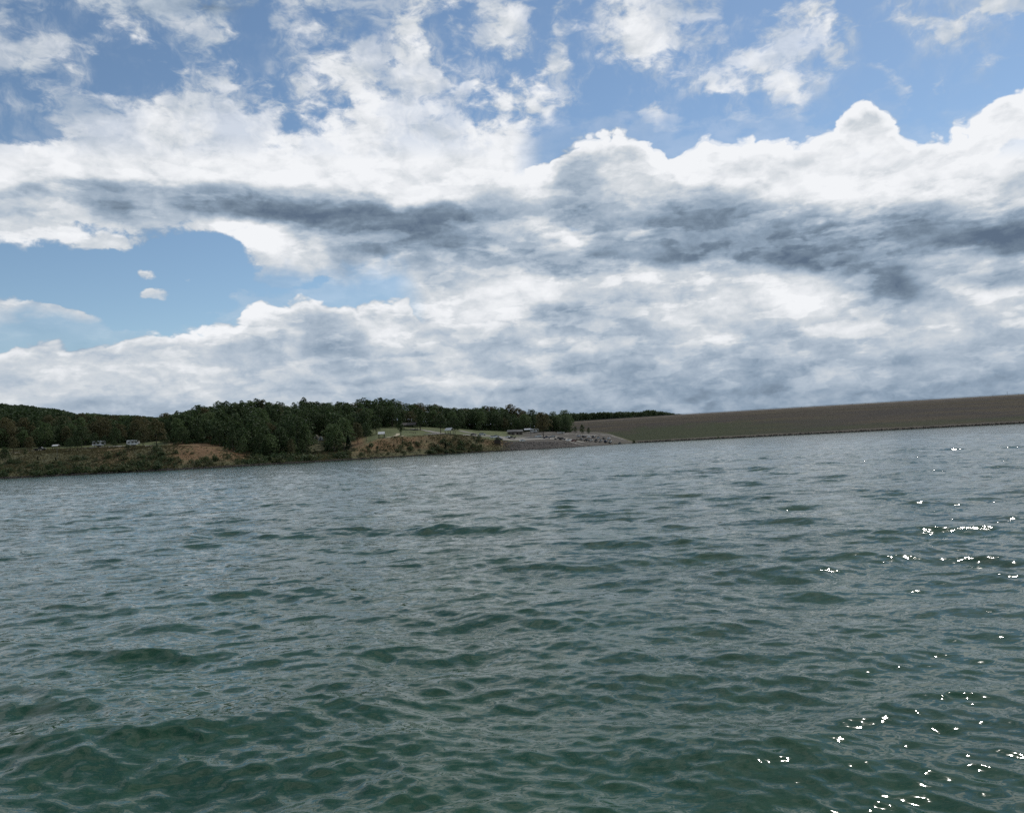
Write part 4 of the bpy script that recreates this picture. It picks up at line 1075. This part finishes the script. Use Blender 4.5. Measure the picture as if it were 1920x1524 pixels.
# rest rooms at the lot
M_dtan = simple('dull_tan_wall', (.13, .115, .095), .9)
M_groof = simple('weathered_grey_roof', (.11, .11, .108), .9)
def building(px, Y, w_, d_, h, rz, label, roofm):
    p = spot(px, Y); o = empty('rest_room_building', (p.x, p.y, p.z - .3), R(rz)); tag(o, label, 'building')
    MB().box(-w_ / 2, w_ / 2, -d_ / 2, d_ / 2, -.5, h).build('wall', M_dtan, o)
    r = MB(); e = .6
    r.v += [(-w_ / 2 - e, -d_ / 2 - e, h + .003), (w_ / 2 + e, -d_ / 2 - e, h + .003), (w_ / 2 + e, d_ / 2 + e, h + .003), (-w_ / 2 - e, d_ / 2 + e, h + .003), (-w_ / 2 - e, 0, h + 1.5), (w_ / 2 + e, 0, h + 1.5)]
    r.f += [(3, 2, 1, 0), (0, 1, 5, 4), (2, 3, 4, 5), (0, 4, 3), (1, 2, 5)]
    r.build('roof', roofm, o)
    for x in (-w_ * .25, w_ * .25): MB().box(x - .45, x + .45, -d_ / 2 - .04, -d_ / 2 - .002, -.2, 2.0).build('door', M_dwood, o)
    MB().box(-.5, .5, -d_ / 2 - .03, -d_ / 2 - .002, 1.3, 1.9).build('window', M_glass, o)
building(957, 592, 5.5, 4, 2.3, -14, 'low grey roofed rest room building left behind the lot', M_groof)
building(970, 598, 5, 4, 2.3, 10, 'second low rest room building right of the first behind the lot', M_groof)
# brown information box, lamp post, posts, boats on trailers, sign
p = spot(929.5, 512); o = empty('information_kiosk', (p.x, p.y, p.z)); tag(o, 'dark brown square box standing on the bank below the cars', 'kiosk')
MB().box(-2.1, 2.1, -.5, .5, .0, 2.4).build('panel', M_dwood, o); MB().box(-2.3, 2.3, -.75, .75, 2.403, 2.6).build('roof', M_black, o)
for x in (-1.9, 1.9): MB().box(x - .1, x + .1, -.62, -.505, -1.0, 2.4).build('post', M_wood, o)
def pole(name, px, Y, h, label, cat, r=.1, arm=True, z=None):
    p = spot(px, Y); o = empty(name, (p.x, p.y, p.z if z is None else z)); tag(o, label, cat)
    MB().tube([(0, 0, -.5), (0, 0, h)], [r, r * .7], 6).build('pole', M_steel, o)
    if arm: MB().tube([(0, 0, h - .1), (1.2, 0, h + .2)], r * .5, 5).build('arm', M_steel, o); MB().box(1.0, 1.7, -.15, .15, h + .12, h + .27).build('lamp', M_grey, o)
pole('lamp_post', 992.5, 585, 8.5, 'dark lamp post standing at the back of the parking lot', 'lamp post', .16)
pole('utility_post', 104, 372, 5.0, 'thin pale post on the weedy bank below the white canopy', 'post', .07, arm=False)
cpt = dam_face_point(1891, 1)
o = empty('survey_pole', (cpt[0] + 1.2, cpt[1] + 3.4, cpt[2])); tag(o, 'tiny pole standing on the dam crest near its right end', 'pole'); MB().tube([(0, 0, -.3), (0, 0, 3.0)], .09, 5).build('shaft', M_steel, o); MB().box(-.3, .3, -.06, .06, 2.1, 2.5).build('plate', M_steel, o)
def boat(px, Y, rz, label, mat):
    p = spot(px, Y); o = empty('boat_on_trailer', (p.x, p.y, p.z + .2), R(rz)); tag(o, label, 'boat')
    m = MB(); L = 5.6
    st = [(-L / 2, .95, .75, .3), (0, 1.1, .8, .35), (L * .3, .8, .6, .4), (L / 2, .06, .04, .6)]
    for x, wt, wb, zb in st: m.v += [(x, -wt, 1.35 + .15 * (x > 1)), (x, -wb * .5, zb + .1), (x, wb * .5, zb + .1), (x, wt, 1.35 + .15 * (x > 1))]
    for i in range(3): m.f += [(4 * i + a, 4 * i + (a + 1) % 4, 4 * i + 4 + (a + 1) % 4, 4 * i + 4 + a) for a in range(4)]
    m.f += [(0, 3, 2, 1), (12, 13, 14, 15)]
    m.build('hull', mat, o); MB().box(-.2, .5, -.35, .35, 1.35, 2.0).build('console', M_grey, o); MB().box(-3.15, -2.85, -.22, .22, .7, 1.75).build('outboard_motor', M_black, o)
    MB().tube([(-2.4, 0, .3), (3.9, 0, .35)], .07, 4).build('trailer_frame', M_steel, o)
    for y in (-.95, .95): link('wheel', WHEEL, o, (-1.2, y, .34))
boat(1105, 596, 66, 'white boat on a trailer between two black pickups', M_white); boat(1123, 606, 74, 'grey boat on a trailer right of the black pickup', M_silver)
boat(1141, 617, 70, 'bright white boat on a trailer left of the tall black vehicle', M_white); boat(1049, 625, 170, 'white boat on a trailer by the far service road', M_white)
boat(1078, 574, 20, 'tan boat on a trailer left of the gravel row', M_tan)
# driftwood and posts at the dam's right end
b = dam_face_point(1896, 0)
o = empty('fishing_jetty', (b[0], b[1] - 5, .05), R(12)); tag(o, 'small dark jetty at the foot of the dam', 'jetty')
MB().box(-6, 5, -1.1, 1.1, .55, .8).build('deck', M_dwood, o)
for x in (-5.5, -2, 1.5, 4.7): MB().box(x - .12, x + .12, -1.0, -.78, -1.5, 1.7).build('post', M_dwood, o)
MB().tube([(-5.5, -.9, 1.6), (4.7, -.9, 1.6)], .07, 4).build('handrail', M_dwood, o)
